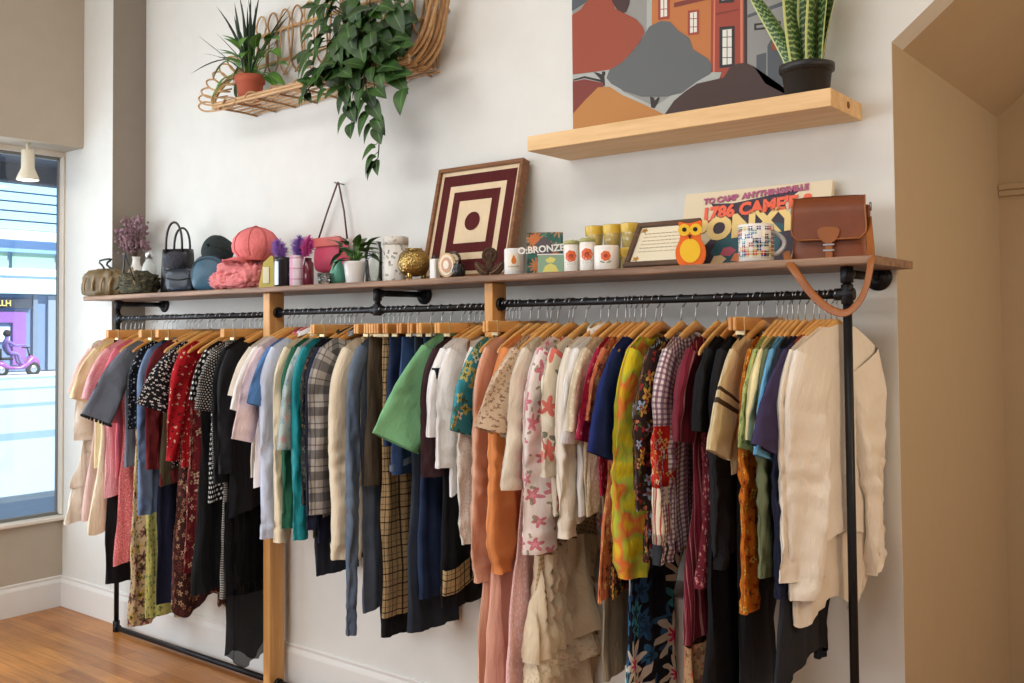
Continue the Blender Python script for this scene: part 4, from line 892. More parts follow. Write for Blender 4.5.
# vase of dried flowers
b = place('bud_vase', 'white bud vase holding dried mauve flowers, before the taupe pilaster side', 'vase', 136, -.14)
MB().lathe([(.04, 0), (.06, .025), (.062, .09), (.045, .15), (.024, .19), (.02, .22), (.025, .235), (.016, .235), (.016, .15)]).build('vase_body', solid('white_glaze', (232, 228, 220), .25), b)
st_, fl = MB(), MB(); rr = random.Random(4)
for k in range(34):
    a, r_, h = rr.uniform(0, 6.28), rr.uniform(.02, .13), rr.uniform(.27, .45)
    tip = Vector((r_ * math.cos(a), r_ * .6 * math.sin(a), h)); st_.tube([(0, 0, .2), (tip.x * .3, tip.y * .3, .2 + (h - .2) * .5), tip], .0012, 4)
    for q in range(9): fl.ball(tip + Vector((rr.gauss(0, .014), rr.gauss(0, .014), rr.gauss(0, .014))), rr.uniform(.005, .012), 6, 4)
st_.build('dried_stem', C('dry_stem', (120, 96, 84)), b); fl.build('dried_bloom', C('dusty_mauve', (178, 142, 152)), b)
# bottle
b = place('glass_bottle', 'clear bottle with silver cap left of the black handbag', 'bottle', 149, -.14)
MB().lathe([(.036, 0), (.04, .01), (.04, .16), (.03, .19), (.018, .205), (.018, .22)], cap1=True).build('bottle_body', solid('frosted_glass', (200, 204, 200), .15), b)
MB().lathe([(.022, .216), (.022, .25), (.014, .262), (.001, .262)]).build('cap', solid('silver_cap', (205, 205, 205), .25, .9), b)
# tall black handbag
b = place('handbag', 'tall black patent handbag with two upright loop handles', 'handbag', 178, -.17, 25)
rows = [[(w * spow(math.cos(a), .45), d * spow(math.sin(a), .45), z) for a in [2 * PI * i / 32 for i in range(32)]] for w, d, z in ((.08, .05, 0), (.09, .058, .01), (.088, .052, .1), (.086, .042, .22), (.084, .036, .25))]
MB().grid(rows, True, None, True, 0, True, True).build('bag_body', m_blk_l, b)
for s in (-1, 1): MB().tube([(.05 * math.cos(t), s * .04, .235 + (.15 - .012 * s) * math.sin(t) ** .7) for t in [PI * k / 20 for k in range(21)]], .0065, 8).build('handle', m_blk_l, b)
MB().box((-.06, -.057, .15), (.06, -.047, .19), .004).build('front_tab', m_blk_l, b); MB().lathe([(.012, 0), (.012, .006), (.001, .008)], M=RX90).xf(Matrix.Translation((0, -.057, .17))).build('clasp', M_STEEL, b)
# navy bag with charcoal cap on it
b = place('handbag', 'slouchy navy leather bag in front of the tall black handbag', 'handbag', 183, -.31, 25)
MB().grid(blob((0, 0, .06), (.085, .05, .062), .12, 6, 9.0, .55, .5), True).build('bag_body', m_navy_l, b)
MB().tube([(-.075 + .15 * k / 12, -.05, .075 - .012 * math.sin(PI * k / 12)) for k in range(13)], .004, 6).build('flap_edge', m_blk_l, b)
b = place('beret', 'charcoal round cap resting on the navy leather bag', 'hat', 175, -.29, 10, z=ZT + .121)
MB().grid(blob((0, 0, .045), (.066, .06, .056), .05, 5, 3, 1, .9), True).build('crown', m_char_f, b); MB().lathe([(.045, 0), (.05, .0), (.051, .012), (.046, .014)], cap0=False).build('band', m_blk_l, b)
# blue pouch
b = place('pouch', 'round-topped teal blue zip pouch on the shelf edge', 'pouch', 209, -.31, 28)
ol = [(-.075, 0), (.075, 0), (.092, .05), (.094, .1), (.08, .145), (.05, .172), (0, .182), (-.05, .172), (-.08, .145), (-.094, .1), (-.092, .05)]
def smooth_outline(o, n=3):
    for _ in range(n): o = [p for i in range(len(o)) for p in ((o[i][0] * .75 + o[(i + 1) % len(o)][0] * .25, o[i][1] * .75 + o[(i + 1) % len(o)][1] * .25), (o[i][0] * .25 + o[(i + 1) % len(o)][0] * .75, o[i][1] * .25 + o[(i + 1) % len(o)][1] * .75))]
    return o
def puffy(outline, d, lip=.7, n=6):                     # cushion shape: outline in (x, z), swelling along y
    cx = sum(p[0] for p in outline) / len(outline); cz = sum(p[1] for p in outline) / len(outline)
    rows = []
    for k in range(2 * n + 1):
        t = -1 + k / n; s = (1 - abs(t) ** 3.2) ** .5 if abs(t) < 1 else 0.0; s = max(s, .02)
        rows.append([(cx + (x - cx) * s, t * d, cz + (z - cz) * s) for x, z in outline])
    return MB().grid(rows, True, None, True, 0, True, True)
ol = smooth_outline(ol, 2)
puffy(ol, .042).build('pouch_body', leather('teal_vinyl', (62, 104, 128), .4), b)
MB().tube([(x * 1.0, -.004, z + .001) for x, z in ol if z > .06], .005, 6).build('zip', solid('dark_zip', (34, 44, 56), .5, .4), b)
MB().tube([(x * .9, -.031, .01 + z * .86) for x, z in ol if z > .05], .003, 6).build('piping', m_navy_l, b)
# trucker cap standing behind the pouch
def cap(b, M, mc, mb_, r=.078, stripes=None):
    rows = [[(r * math.cos(a) * s, r * 1.15 * math.sin(a) * s, h) for a in [2 * PI * i / 32 for i in range(32)]] for s, h in ((1, 0), (1.0, .03), (.95, .06), (.82, .088), (.55, .108), (.25, .116), (.02, .118))]
    q = MB().grid(rows, True, None, True, 0, False, True); q.xf(M); q.build('crown', mc, b)
    brow = []
    for k in range(7):
        t = k / 6; row = []
        for i in range(15):
            a = math.radians(lerp(-155, -25, i / 14)); rad = lerp(1.0, 1.75, t)
            x, y = r * math.cos(a) * lerp(1, 1.05, t), r * 1.15 * math.sin(a) * rad
            row.append((x, y, .006 - .02 * t + .02 * (x / r) ** 2 * -1))
        brow.append(row)
    low = [[(x, y, z - .005) for x, y, z in r2] for r2 in brow]
    q = MB().grid(brow).grid(low, flip=True); q.xf(M); q.build('brim', mb_, b)
    q = MB().ball((0, 0, .12), .008, 10, 6); q.xf(M); q.build('top_button', mb_, b)
b = place('trucker_cap', 'black and green baseball cap tipped on edge behind the blue pouch', 'hat', 221, -.17, 20)
cap(b, Matrix.Translation((0, 0, .2)) @ Matrix.Rotation(math.radians(70), 4, 'X'), bands('cap_mesh', (34, 40, 44), [(0, .012, 0, .4, (70, 84, 80), .7), (1, .012, 0, .4, (70, 84, 80), .5)]), C('cap_black', (22, 24, 28)))
MB().tube([(-.078, -.02, .195), (-.02, -.03, .27), (.05, -.03, .275)], .004, 6).build('piping', solid('grey_green_piping', (120, 140, 130)), b)
# pink things
m_pk = C('salmon_wool', (238, 132, 132), vary=.1); m_pk2 = C('salmon_seam', (214, 100, 104)); m_pkf = C('shell_pink_fleece', (244, 150, 152), vary=.2, rough=1.0)
b = place('knitted_scarf', 'folded fluffy pink scarf under the pink newsboy cap', 'scarf', 243, -.27, 15)
m = MB()
for k, (z, rx, ry, dx, rz) in enumerate(((.05, .15, .088, -.01, .055), (.075, .1, .085, .05, .06), (.105, .105, .08, -.005, .045), (.045, .07, .06, -.085, .045))):
    m.grid(blob((dx, -.01 * k, z), (rx, ry, rz), .34, 6, k * 3.1, .8, .8, 64, 26), True)
m.build('scarf_folds', m_pkf, b)
b = place('newsboy_cap', 'salmon pink newsboy cap with panelled crown on the folded scarf', 'hat', 256, -.25, -10, z=ZT + .142)
rows = [[(.115 * math.cos(a) * s * (1 - .028 * abs(math.cos(4 * a)) ** 8), .112 * math.sin(a) * s * (1 - .028 * abs(math.cos(4 * a)) ** 8), h) for a in [2 * PI * i / 64 for i in range(64)]] for s, h in ((.74, 0), (.8, .02), (1.02, .045), (1.06, .075), (.98, .11), (.76, .14), (.42, .16), (.12, .168), (.02, .169))]
MB().grid(rows, True, None, True, 0, True, True).build('crown', m_pk, b)
for k in range(8):
    a = PI / 4 * k
    MB().tube([(.1125 * math.cos(a) * s, .1125 * math.sin(a) * s, h + .001) for s, h in ((.8, .02), (1.005, .045), (1.045, .075), (.965, .11), (.75, .14), (.41, .16), (.1, .169))], .0022, 5).build('seam', m_pk2, b)
MB().ball((0, 0, .171), (.012, .012, .006), 12, 8).build('top_button', m_pk2, b)
bw = [[((.084 + .085 * t * math.sin(PI * i / 16) ** .5) * math.cos(a), (.084 + .085 * t * math.sin(PI * i / 16) ** .5) * math.sin(a), .018 - .02 * t * t) for i, a in [(i, math.radians(lerp(-195, -65, i / 16))) for i in range(17)]] for t in [k / 6 for k in range(7)]]
MB().grid(bw).grid([[(x, y, z - .006) for x, y, z in r] for r in bw], flip=True).build('brim', m_pk, b)
# olive packet, tins and feather pens
b = place('gift_packet', 'olive gold wedge-shaped packet right of the pink scarf', 'packet', 270, -.3, 30)
q = MB().prism([(-.045, 0), (.045, 0), (.03, .15), (.018, .155), (-.02, .12)], -.035, .035); q.build('packet_body', solid('olive_gold_paper', (168, 150, 52), .4, .2), b)
MB().box((-.02, -.04, .02), (.012, -.034, .1), .002).build('pale_sticker', solid('pale_sticker', (226, 220, 190)), b)
b = place('storage_tin', 'black tin with a silver vertical label beside the olive packet', 'tin', 283, -.31, 10)
MB().lathe([(.038, 0), (.04, .004), (.04, .125), (.041, .128), (.041, .14), (.035, .14), (.035, .13)]).build('tin_body', solid('black_tin', (20, 20, 24), .3), b)
MB().grid([[(.0405 * math.cos(a), .0405 * math.sin(a), z) for a in [math.radians(-140 + 6 * i) for i in range(11)]] for z in (.01, .12)]).build('silver_label', solid('silver_label', (176, 188, 204), .3, .6), b)
b = place('glass_jar', 'pink and white banded jar holding feather pens', 'jar', 297, -.3)
MB().lathe([(.03, 0), (.034, .006), (.034, .13), (.03, .14), (.034, .146), (.03, .146), (.028, .02)]).build('jar_body', bands('pink_white_bands', (236, 220, 228), [(0, .07, 0, .4, (222, 150, 186), .8), (1, .05, .6, .75, (200, 120, 160), .6)]), b)
b = place('glass_jar', 'dark maroon jar squeezed between feather pens and pink shoulder bag', 'jar', 308, -.26)
MB().lathe([(.024, 0), (.027, .006), (.027, .11), (.018, .12), (.018, .135), (.001, .135)]).build('jar_body', solid('maroon_glass', (104, 30, 48), .12), b)
def feather(px, y, lab, c1, tilt, h, r=.04, dz=.14):
    o = place('feather_pen', lab, 'pen', px, y, group='feather pens', z=ZT + .1)
    M = Matrix.Rotation(tilt, 4, 'Y')
    q = MB().tube([(0, 0, -.05), (0, 0, .05)], .003, 6); q.xf(M); q.build('pen_barrel', solid('pen_plastic', (230, 220, 235)), o)
    q = MB(); R = random.Random(int(px))
    for k in range(520):
        t = R.random(); z = .04 + h * t; w_ = r * math.sin(PI * min(1, t * .85 + .12)) ** .6; a = R.uniform(0, 6.28)
        p0 = Vector((0, 0, z)); w_ *= R.uniform(.6, 1.25); p1 = p0 + Vector((w_ * math.cos(a), w_ * math.sin(a), R.uniform(-.005, .03)))
        q.tube([p0, (p0 + p1) / 2 + Vector((0, 0, .004)), p1], [.0022, .0016, .0006], 3)
    q.xf(M); q.build('feather_plume', C('plume_%d' % int(px), c1, sheen=.3), o)
feather(285, -.31, 'lilac feather pen leaning left out of the black tin', (168, 110, 214), -.5, .085)
feather(298, -.3, 'violet feather pen standing in the banded jar', (150, 92, 206), .1, .08)
feather(303, -.29, 'magenta feather pen at the right of the banded jar', (236, 70, 170), .35, .085, .034)
# pink shoulder bag hanging on the wall behind
p = at(341, 184, -.02)
b = empty('shoulder_bag', (p.x, -.045, p.z)); tag(b, 'pink shoulder bag with thin brown strap hung on a wall nail', 'handbag')
pb = at(331, 240, -.05); bz = pb.z - p.z; bx = pb.x - p.x; hb = hz_(330, 273, -.05) - p.z
ol = smooth_outline([(bx - .11, bz + .0), (bx + .11, bz + .02), (bx + .125, hb + .05), (bx + .1, hb), (bx - .1, hb), (bx - .125, hb + .05)], 2)
puffy(ol, .035).build('bag_body', leather('hot_pink_leather', (226, 84, 118), .45), b)
MB().box((bx - .105, -.04, bz - .035), (bx + .105, -.028, bz + .012), .004).build('top_flap', leather('coral_trim', (226, 112, 104), .45), b)
m_bst = leather('brown_strap', (86, 46, 38), .4)
MB().tube([(bx - .11, 0, bz - .01), (bx * .5 - .055, 0, bz * .5), (0, 0, -.002), (.006, 0, .004), (.012, 0, -.004), (bx * .5 + .065, .004, bz * .5), (bx + .108, .004, bz)], .006, 8, flat=.5).build('strap', m_bst, b)
MB().tube([(0, .044, .0), (0, -.02, .003)], .004, 8).build('hanging_nail', M_STEEL, b)
# potted plants and glassware
def leaf_mesh(mb, base, dirv, up, L, W, droop=.4, heart=True, cup=.25, n=7):
    base, d = Vector(base), Vector(dirv).normalized(); u = Vector(up); u = (u - d * u.dot(d)); u = u.normalized() if u.length > 1e-5 else Vector((1, 0, 0)); s = d.cross(u)
    rows, uvs = [], []
    for j in range(n + 1):
        t = j / n
        w_ = W * (math.sin(PI * min(1, t * .93 + .07)) ** .75 * (1.15 - .55 * t) if heart else math.sin(PI * clamp(t * .96 + .04)) ** .8)
        c = base + d * (L * t) - u * (droop * L * t * t)
        rows.append([c + s * (w_ * q) + u * (cup * w_ * abs(q) - (0.1 * L * (abs(q)) if heart and j == 0 else 0)) for q in (-1, -.5, 0, .5, 1)]); uvs.append([(q * .5 + .5, t) for q in (-1, -.5, 0, .5, 1)])
    mb.grid(rows, False, uvs)
def leafmat(name, c1, c2, rough=.5, stripes=None):
    t = NT(name, rough, 0, .5); u, v, _ = t.sep(t.uv())
    col = t.mix(t.ramp(t.noise(t.obj(), 14, 3), [(.35, (0, 0, 0, 1)), (.65, (1, 1, 1, 1))]), lin(c1), lin(c2))
    mid = t.math('LESS_THAN', t.math('ABSOLUTE', t.math('SUBTRACT', u, .5)), .035)
    col = t.mix(t.math('MULTIPLY', mid, .6), col, lin([min(255, k + 45) for k in c2]))
    t.b.inputs['Subsurface Weight'].default_value = 0.0
    return t.done(col)
m_leafd = leafmat('deep_green_leaf', (24, 50, 18), (54, 92, 28)); m_leafl = leafmat('fresh_green_leaf', (56, 104, 34), (104, 148, 62))
m_soil = C('potting_soil', (48, 34, 26)); m_wpot = solid('white_ceramic', (232, 232, 230), .3)
def pot(b, prof, mp, zs, rs): MB().lathe(prof).build('pot', mp, b); MB().lathe([(rs, zs - .01), (rs, zs), (.001, zs + .004)]).build('soil', m_soil, b)
b = place('potted_plant', 'leafy green plant in a small white ceramic pot on the shelf', 'potted plant', 355, -.3)
pot(b, [(.036, 0), (.04, .005), (.05, .09), (.052, .098), (.046, .098), (.044, .08)], m_wpot, .085, .045)
R = random.Random(12); m = MB(); sm = MB()
for k in range(30):
    a, e = R.uniform(0, 6.28), R.uniform(.1, 1.25); l = R.uniform(.05, .11); d = Vector((math.cos(a) * math.cos(e), math.sin(a) * math.cos(e) * .7, math.sin(e)))
    tip = Vector((0, 0, .09)) + d * l; sm.tube([(0, 0, .085), Vector((0, 0, .09)) + d * l * .5 + Vector((0, 0, .01)), tip], .002, 5)
    leaf_mesh(m, tip, d + Vector((0, 0, R.uniform(-.8, .1))), (0, 0, 1), R.uniform(.06, .085), R.uniform(.02, .03), .5)
sm.build('stem', m_leafl, b); m.build('foliage', m_leafd, b)
b = place('bud_vase', 'teal green ceramic vase left of the white plant pot', 'vase', 338, -.28)
MB().lathe([(.026, 0), (.038, .02), (.04, .05), (.026, .085), (.018, .1), (.024, .112), (.018, .112), (.014, .09)]).build('vase_body', solid('teal_glaze', (92, 160, 138), .25), b)
b = place('glass_ashtray', 'small clear glass dish with dark leaf in front of the teal vase', 'dish', 325, -.345)
MB().lathe([(.02, 0), (.03, .004), (.034, .05), (.031, .05), (.026, .01), (.001, .008)]).build('dish_body', glass('clear_glass', (250, 252, 251), .03, .05), b)
leaf = MB(); leaf_mesh(leaf, (-.02, 0, .03), (1, 0, .6), (0, 0, 1), .06, .018); leaf.build('leaf', m_leafd, b)
b = place('glass_jar', 'tall clear glass jar between plant and patterned canister', 'jar', 374, -.25)
MB().lathe([(.034, 0), (.038, .006), (.038, .15), (.032, .168), (.034, .185), (.031, .185), (.029, .168), (.034, .148), (.034, .01), (.001, .008)]).build('jar_body', glass('jar_glass', (250, 252, 251), .03, .05), b)
b = place('canister', 'tall white canister printed with small grey motifs', 'canister', 396, -.22)
MB().lathe([(.052, 0), (.055, .004), (.055, .168)], cap1=True).build('canister_body', floral('canister_print', (238, 234, 226), [(((150, 160, 150), (120, 110, 110)), 22, .34, 2, None)], rough=.4), b)
MB().lathe([(.0565, .165), (.0565, .198), (.053, .202), (.001, .202)]).build('lid', floral('canister_lid', (226, 222, 214), [(((170, 168, 158),), 22, .3, 2, None)], rough=.4), b)
b = place('bowl_vase', 'hammered gold globe pot on three little feet', 'pot', 414, -.29)
gt = NT('hammered_brass', .28, 1.0); vo = gt.n('ShaderNodeTexVoronoi'); vo.inputs['Scale'].default_value = 110; gt.put(vo.inputs['Vector'], gt.obj()); gt.bump(vo.outputs['Distance'], .8, .004); gt = gt.done(lin((182, 152, 92)), .3)
MB().lathe([(.02, .018), (.048, .026), (.066, .05), (.07, .078), (.062, .108), (.046, .125), (.036, .13), (.038, .136), (.032, .134), (.03, .12)]).build('pot_body', gt, b)
for k in range(3): MB().lathe([(.006, 0), (.008, .008), (.012, .03)]).xf(Matrix.Translation((.042 * math.cos(2.1 * k - 1.2), .042 * math.sin(2.1 * k - 1.2), 0))).build('foot', gt, b)
b = place('candle', 'slim white candle tube right of the gold pot', 'candle', 435, -.3)
MB().box((-.017, -.017, 0), (.017, .017, .085), .004).build('candle_box', solid('white_wax', (232, 230, 226), .35), b); MB().lathe([(.009, .085), (.009, .1), (.001, .102)]).build('cap', solid('dark_cap', (60, 48, 46)), b)
b = place('shell_plaque', 'oval cream and gold shell ornament on a stand', 'ornament', 447, -.31, 25)
for k, (rx, rz, c, d) in enumerate(((.036, .05, (206, 170, 110), 0), (.03, .043, (236, 220, 190), .003), (.021, .031, (206, 150, 110), .006), (.012, .018, (240, 232, 214), .009))):
    MB().prism([(rx * math.cos(a), .056 + rz * math.sin(a)) for a in [2 * PI * i / 28 for i in range(28)]], .01, -.004 - d).build('shell_ring', solid('shell_%d' % k, c, .25), b)
MB().prism([(-.025, 0), (.025, 0), (.012, .03), (-.012, .03)], .008, .03).build('stand', m_bst, b)
b = place('glass_ball', 'clear glass ball on dark ring behind the shell ornament', 'ornament', 453, -.22)
MB().ball((0, 0, .085), .036, 20, 12).build('ball', glass('ball_glass', (246, 244, 240), .03, .08), b); MB().lathe([(.03, 0), (.034, .005), (.026, .05), (.022, .056), (.018, .04)]).build('stand', m_bst, b)
b = place('tea_light_holder', 'small black round pot right of the shell ornament', 'pot', 459, -.29)
MB().lathe([(.014, 0), (.026, .012), (.028, .035), (.02, .055), (.022, .06), (.015, .058)]).build('pot_body', solid('black_glaze', (26, 24, 26), .3), b)
# framed target picture leaning on the wall
def leaning(name, label, cat, pl_t, pr_t, py_l, ytop, ybot, rot=0.0): pass
tl, tr_ = at(440.5, 172.3, -.035), at(530.7, 161.4, -.035); bl = at(426, 277, -.16)
Wd = tr_.x - tl.x - .03; Ht = math.hypot(tl.z - ZT, .125)
ang = math.atan2(.125, tl.z - ZT)
b = empty('framed_picture', ((tl.x + tr_.x) / 2 - .0, -.16, ZT), (-ang, 0, 0)); tag(b, 'square picture of nested maroon and cream squares in a walnut frame leaning on the wall', 'picture')
m_wal = wood('walnut_frame', (104, 66, 38), (148, 100, 62), 4, 0, .45); h2 = Wd / 2
fw = .018
MB().box((-h2, -.03, 0), (h2, .018, fw), .002).box((-h2, -.03, Ht - fw), (h2, .018, Ht), .002).box((-h2, -.03, fw), (-h2 + fw, .018, Ht - fw), .002).box((h2 - fw, -.03, fw), (h2, .018, Ht - fw), .002).build('frame', m_wal, b)
m_crm, m_mar = C('cream_weave', (226, 204, 170), vary=.1), C('maroon_weave', (86, 32, 32), vary=.1)
pic = MB().box((-h2 + fw, -.016, fw), (h2 - fw, -.006, Ht - fw))
zc = Ht / 2
for k, (s, mi) in enumerate(((.86, 1), (.66, 0), (.545, 1), (.375, 0))):
    e = -.0162 - .0006 * k; pic.poly([(-h2 * s, e, zc - zc * s), (h2 * s, e, zc - zc * s), (h2 * s, e, zc + zc * s), (-h2 * s, e, zc + zc * s)], mi)
pic.poly([(.042 * math.cos(a), -.0192, zc + .042 * math.sin(a)) for a in [2 * PI * i / 36 for i in range(36)]], 1)
pic.build('picture_panel', [m_crm, m_mar], b)
# carved ornament
b = place('carved_ornament', 'dark carved wooden ornament of a ringed head between two leaves', 'ornament', 490, -.3, 20)
m_carv = C('carved_brown', (86, 62, 46), rough=.5)
for s in (-1, 1):
    puffy(smooth_outline([(0, .005), (s * .03, 0), (s * .062, .03), (s * .064, .066), (s * .03, .05), (s * .006, .03)][::(1 if s > 0 else -1)], 2), .012).build('leaf', m_carv, b)
    MB().tube([(s * .01, -.013, .012), (s * .035, -.014, .028), (s * .055, -.013, .052)], .003, 6).build('vein', C('carved_light', (132, 104, 80)), b)
MB().grid([[((.026 + .008 * math.cos(q)) * math.cos(a), .008 * math.sin(q), .083 + (.026 + .008 * math.cos(q)) * math.sin(a)) for q in [2 * PI * i / 10 for i in range(10)]] for a in [2 * PI * k / 28 for k in range(29)]], True).build('ring', m_carv, b)
MB().ball((0, 0, .084), (.024, .009, .024)).build('face_disc', m_carv, b)
for s in (-1, 1): MB().ball((s * .009, -.009, .088), (.006, .004, .007)).build('eye_boss', C('carved_boss_%d' % s, (112, 86, 66), rough=.5), b)
MB().ball((0, 0, .045), (.016, .012, .028)).build('body', m_carv, b)
# labelled candle, boxes, cans
b = place('candle_jar', 'white candle jar with an orange drop on its label', 'candle', 514, -.3, 38)
MB().lathe([(.034, 0), (.037, .004), (.037, .098), (.034, .104), (.03, .104), (.03, .09), (.001, .09)]).build('jar_body', m_wpot, b)
lb = MB().grid([[(.0375 * math.cos(a), .0375 * math.sin(a), z) for a in [math.radians(-130 + 8 * i) for i in range(11)]] for z in (.02, .085)]); lb.build('label', solid('cream_label', (240, 232, 214)), b)
dr = [(0, .078), (.008, .062), (.01, .052), (.006, .044), (0, .042), (-.006, .044), (-.01, .052), (-.008, .062)]
MB().poly([(x, -.0382, z) for x, z in dr]).build('orange_drop', solid('orange_ink', (214, 120, 40)), b)
text_mesh('label_text', 'O:BRONZE', .009, Matrix.Translation((0, -.0382, .032)) @ RX90, solid('grey_ink', (110, 100, 92)), b, .0002)
b = place('boxed_tin', 'green box with orange spots lettered O:BRONZE in white', 'box', 545, -.27, 32)
bxm = floral('bronze_box_art', (64, 110, 100), [(((226, 130, 70), (206, 150, 110)), 9, .5, 12, None), (((40, 70, 66), (110, 150, 130)), 15, .4, 6, None)], rough=.4)
MB().box((-.068, -.02, 0), (.068, .02, .16), .002).build('box_body', [bxm], b)
MB().box((.0685, -.0195, .0), (.07, .0195, .16), .0005).build('dark_edge', solid('dark_edge', (30, 28, 26)), b)
MB().prism([(-.03, .075), (.03, .075), (.04, .11), (.0, .145), (-.04, .11)], -.0206, -.0214).build('emblem', solid('plum_grey', (92, 84, 88)), b)
text_mesh('lettering', 'O:BRONZE', .036, Matrix.Translation((-.012, -.0225, .094)) @ RX90 @ Matrix.Rotation(math.radians(4), 4, 'Z'), solid('white_letters', (244, 242, 236)), b, .0015, .0012)
b = place('greeting_card', 'small green card with pale yellow shape in front of the lettered box', 'card', 551, -.33, 32)
MB().box((-.048, -.008, 0), (.048, .008, .066), .001).build('card_body', solid('soft_green_card', (140, 172, 146)), b); MB().box((-.05, -.01, .066), (.05, .01, .071), .001).build('card_edge', m_wpot, b)
for q in ([(-.02, .048), (.0, .06), (.02, .052), (.012, .038), (-.012, .038)], [(-.03, .004), (.03, .004), (.02, .026), (0, .036), (-.02, .026)]): MB().prism(q, -.0082, -.009).build('yellow_shape', solid('pale_yellow', (222, 214, 120)), b)
can_m = solid('white_can', (240, 236, 228), .3); m_orf = solid('orange_petal', (226, 104, 52), .5); m_orc = solid('rust_centre', (176, 60, 36), .5); m_lf2 = solid('green_leaf_print', (84, 120, 72), .5)
def flower_can(px, y, r, h, lab, kind):
    o = place('flower_tin', lab, 'tin', px, y, group='white tins with orange flowers')
    MB().lathe([(r * .94, 0), (r, .004), (r, h - .006), (r * .96, h), (.001, h)]).build('tin_body', can_m, o)
    n_ = 0
    def onwall(u, z, e): a = math.radians(-62) + u / r; return (( r + e) * math.cos(a), (r + e) * math.sin(a), z)
    fm, fc, lf = MB(), MB(), MB(); R_ = h * .2
    for k in range(7):
        a = 2 * PI * k / 7; cx, cz = R_ * .55 * math.cos(a), h * .56 + R_ * .55 * math.sin(a)
        fm.poly([onwall(cx + R_ * .5 * math.cos(q), cz + R_ * .5 * math.sin(q), .0006 + .0001 * k) for q in [2 * PI * i / 12 for i in range(12)]])
    fc.poly([onwall(R_ * .4 * math.cos(q), h * .56 + R_ * .4 * math.sin(q), .0016) for q in [2 * PI * i / 12 for i in range(12)]])
    for s in (-1, 1): lf.poly([onwall(s * R_ * x, h * .3 + R_ * z, .0007) for x, z in ((.1, -.1), (.7, -.15), (1.3, .25), (.7, .3))])
    fm.build('flower_print', m_orf, o); fc.build('flower_centre', m_orc, o); lf.build('leaf_print', m_lf2, o)
    if kind == 'lid': MB().lathe([(r * 1.03, h - .002), (r * 1.03, h + .008), (r * .9, h + .012), (.001, h + .012)]).build('lid', solid('sage_lid_%d' % px, (170, 172, 110), .4), o); MB().ball((0, 0, h + .014), (.008, .008, .006)).build('lid_knob', solid('lid_knob_%d' % px, (200, 196, 160), .4), o)
flower_can(572, -.3, .029, .105, 'tall white tin with orange flower, nearest the green card', 'lid')
flower_can(588, -.3, .029, .11, 'tall white tin with orange flower in the middle of three', 'lid')
flower_can(607, -.315, .045, .088, 'short wide white tin with orange flower before the amber tumblers', 'open')
m_amb = glass('amber_glass', (252, 226, 140), .05, .5); ambs = solid('gold_bubbles', (226, 190, 76), .25)
def tumbler(px, y, z, lab):
    o = place('glass_tumbler', lab, 'glass', px, y, group='amber tumblers stacked', z=z)
    MB().lathe([(.028, 0), (.03, .003), (.037, .09), (.035, .09), (.0285, .006), (.001, .006)]).build('tumbler_glass', m_amb, o)
    MB().lathe([(.0345, .056), (.0366, .074), (.0372, .088)], cap0=False).build('gold_band', ambs, o)
for k, (px, nm) in enumerate(((594, 'left'), (612, 'middle'), (630, 'right'))):
    tumbler(px + 1, -.17, ZT, 'amber glass tumbler, %s of the lower row behind the flower tins' % nm); tumbler(px + 1, -.17, ZT + .0905, 'amber glass tumbler on top, %s of the upper row' % nm)
# framed certificate
tl, tr_ = at(640, 226, -.2), at(703, 219, -.2); Ht = math.hypot(tl.z - ZT, .11); ang = math.atan2(.11, tl.z - ZT); Wd = tr_.x - tl.x
b = empty('framed_certificate', ((tl.x + tr_.x) / 2, -.31, ZT), (-ang, 0, 0)); tag(b, 'dark wood frame holding a handwritten cream certificate behind the owl', 'picture frame')
h2 = Wd / 2; fw = .02
m_dkw = wood('dark_frame', (70, 50, 38), (110, 84, 64), 4, 0, .5)
MB().box((-h2, -.02, 0), (h2, .0, fw), .003).box((-h2, -.02, Ht - fw), (h2, .0, Ht), .003).box((-h2, -.02, fw), (-h2 + fw, .0, Ht - fw), .003).box((h2 - fw, -.02, fw), (h2, .0, Ht - fw), .003).build('frame', m_dkw, b)
MB().box((-h2 + fw, -.01, fw), (h2 - fw, -.004, Ht - fw)).build('certificate_paper', solid('cream_paper', (234, 224, 196), .6), b)
wr = MB(); R = random.Random(3)
for k in range(6):
    z = Ht - fw - .03 - k * .016; x = -h2 + fw + .02
    while x < h2 - fw - .03:
        l = R.uniform(.008, .02); wr.tube([(x + l * t / 6, -.0108, z + .0022 * math.sin(t * 2.2 + k)) for t in range(7)], .0007, 4); x += l + .004
wr.build('handwriting', solid('sepia_ink', (120, 96, 70)), b)
for cx, cz in ((-h2 + fw + .02, fw + .016), (h2 - fw - .02, fw + .016), (-h2 + fw + .016, Ht - fw - .014)): MB().prism([(cx + .011 * math.cos(a) * (1 + .3 * math.cos(5 * a)), cz + .009 * math.sin(a) * (1 + .3 * math.cos(5 * a))) for a in [2 * PI * i / 30 for i in range(30)]], -.0104, -.0112).build('gold_seal', solid('gold_foil', (190, 140, 60), .35, .5), b)
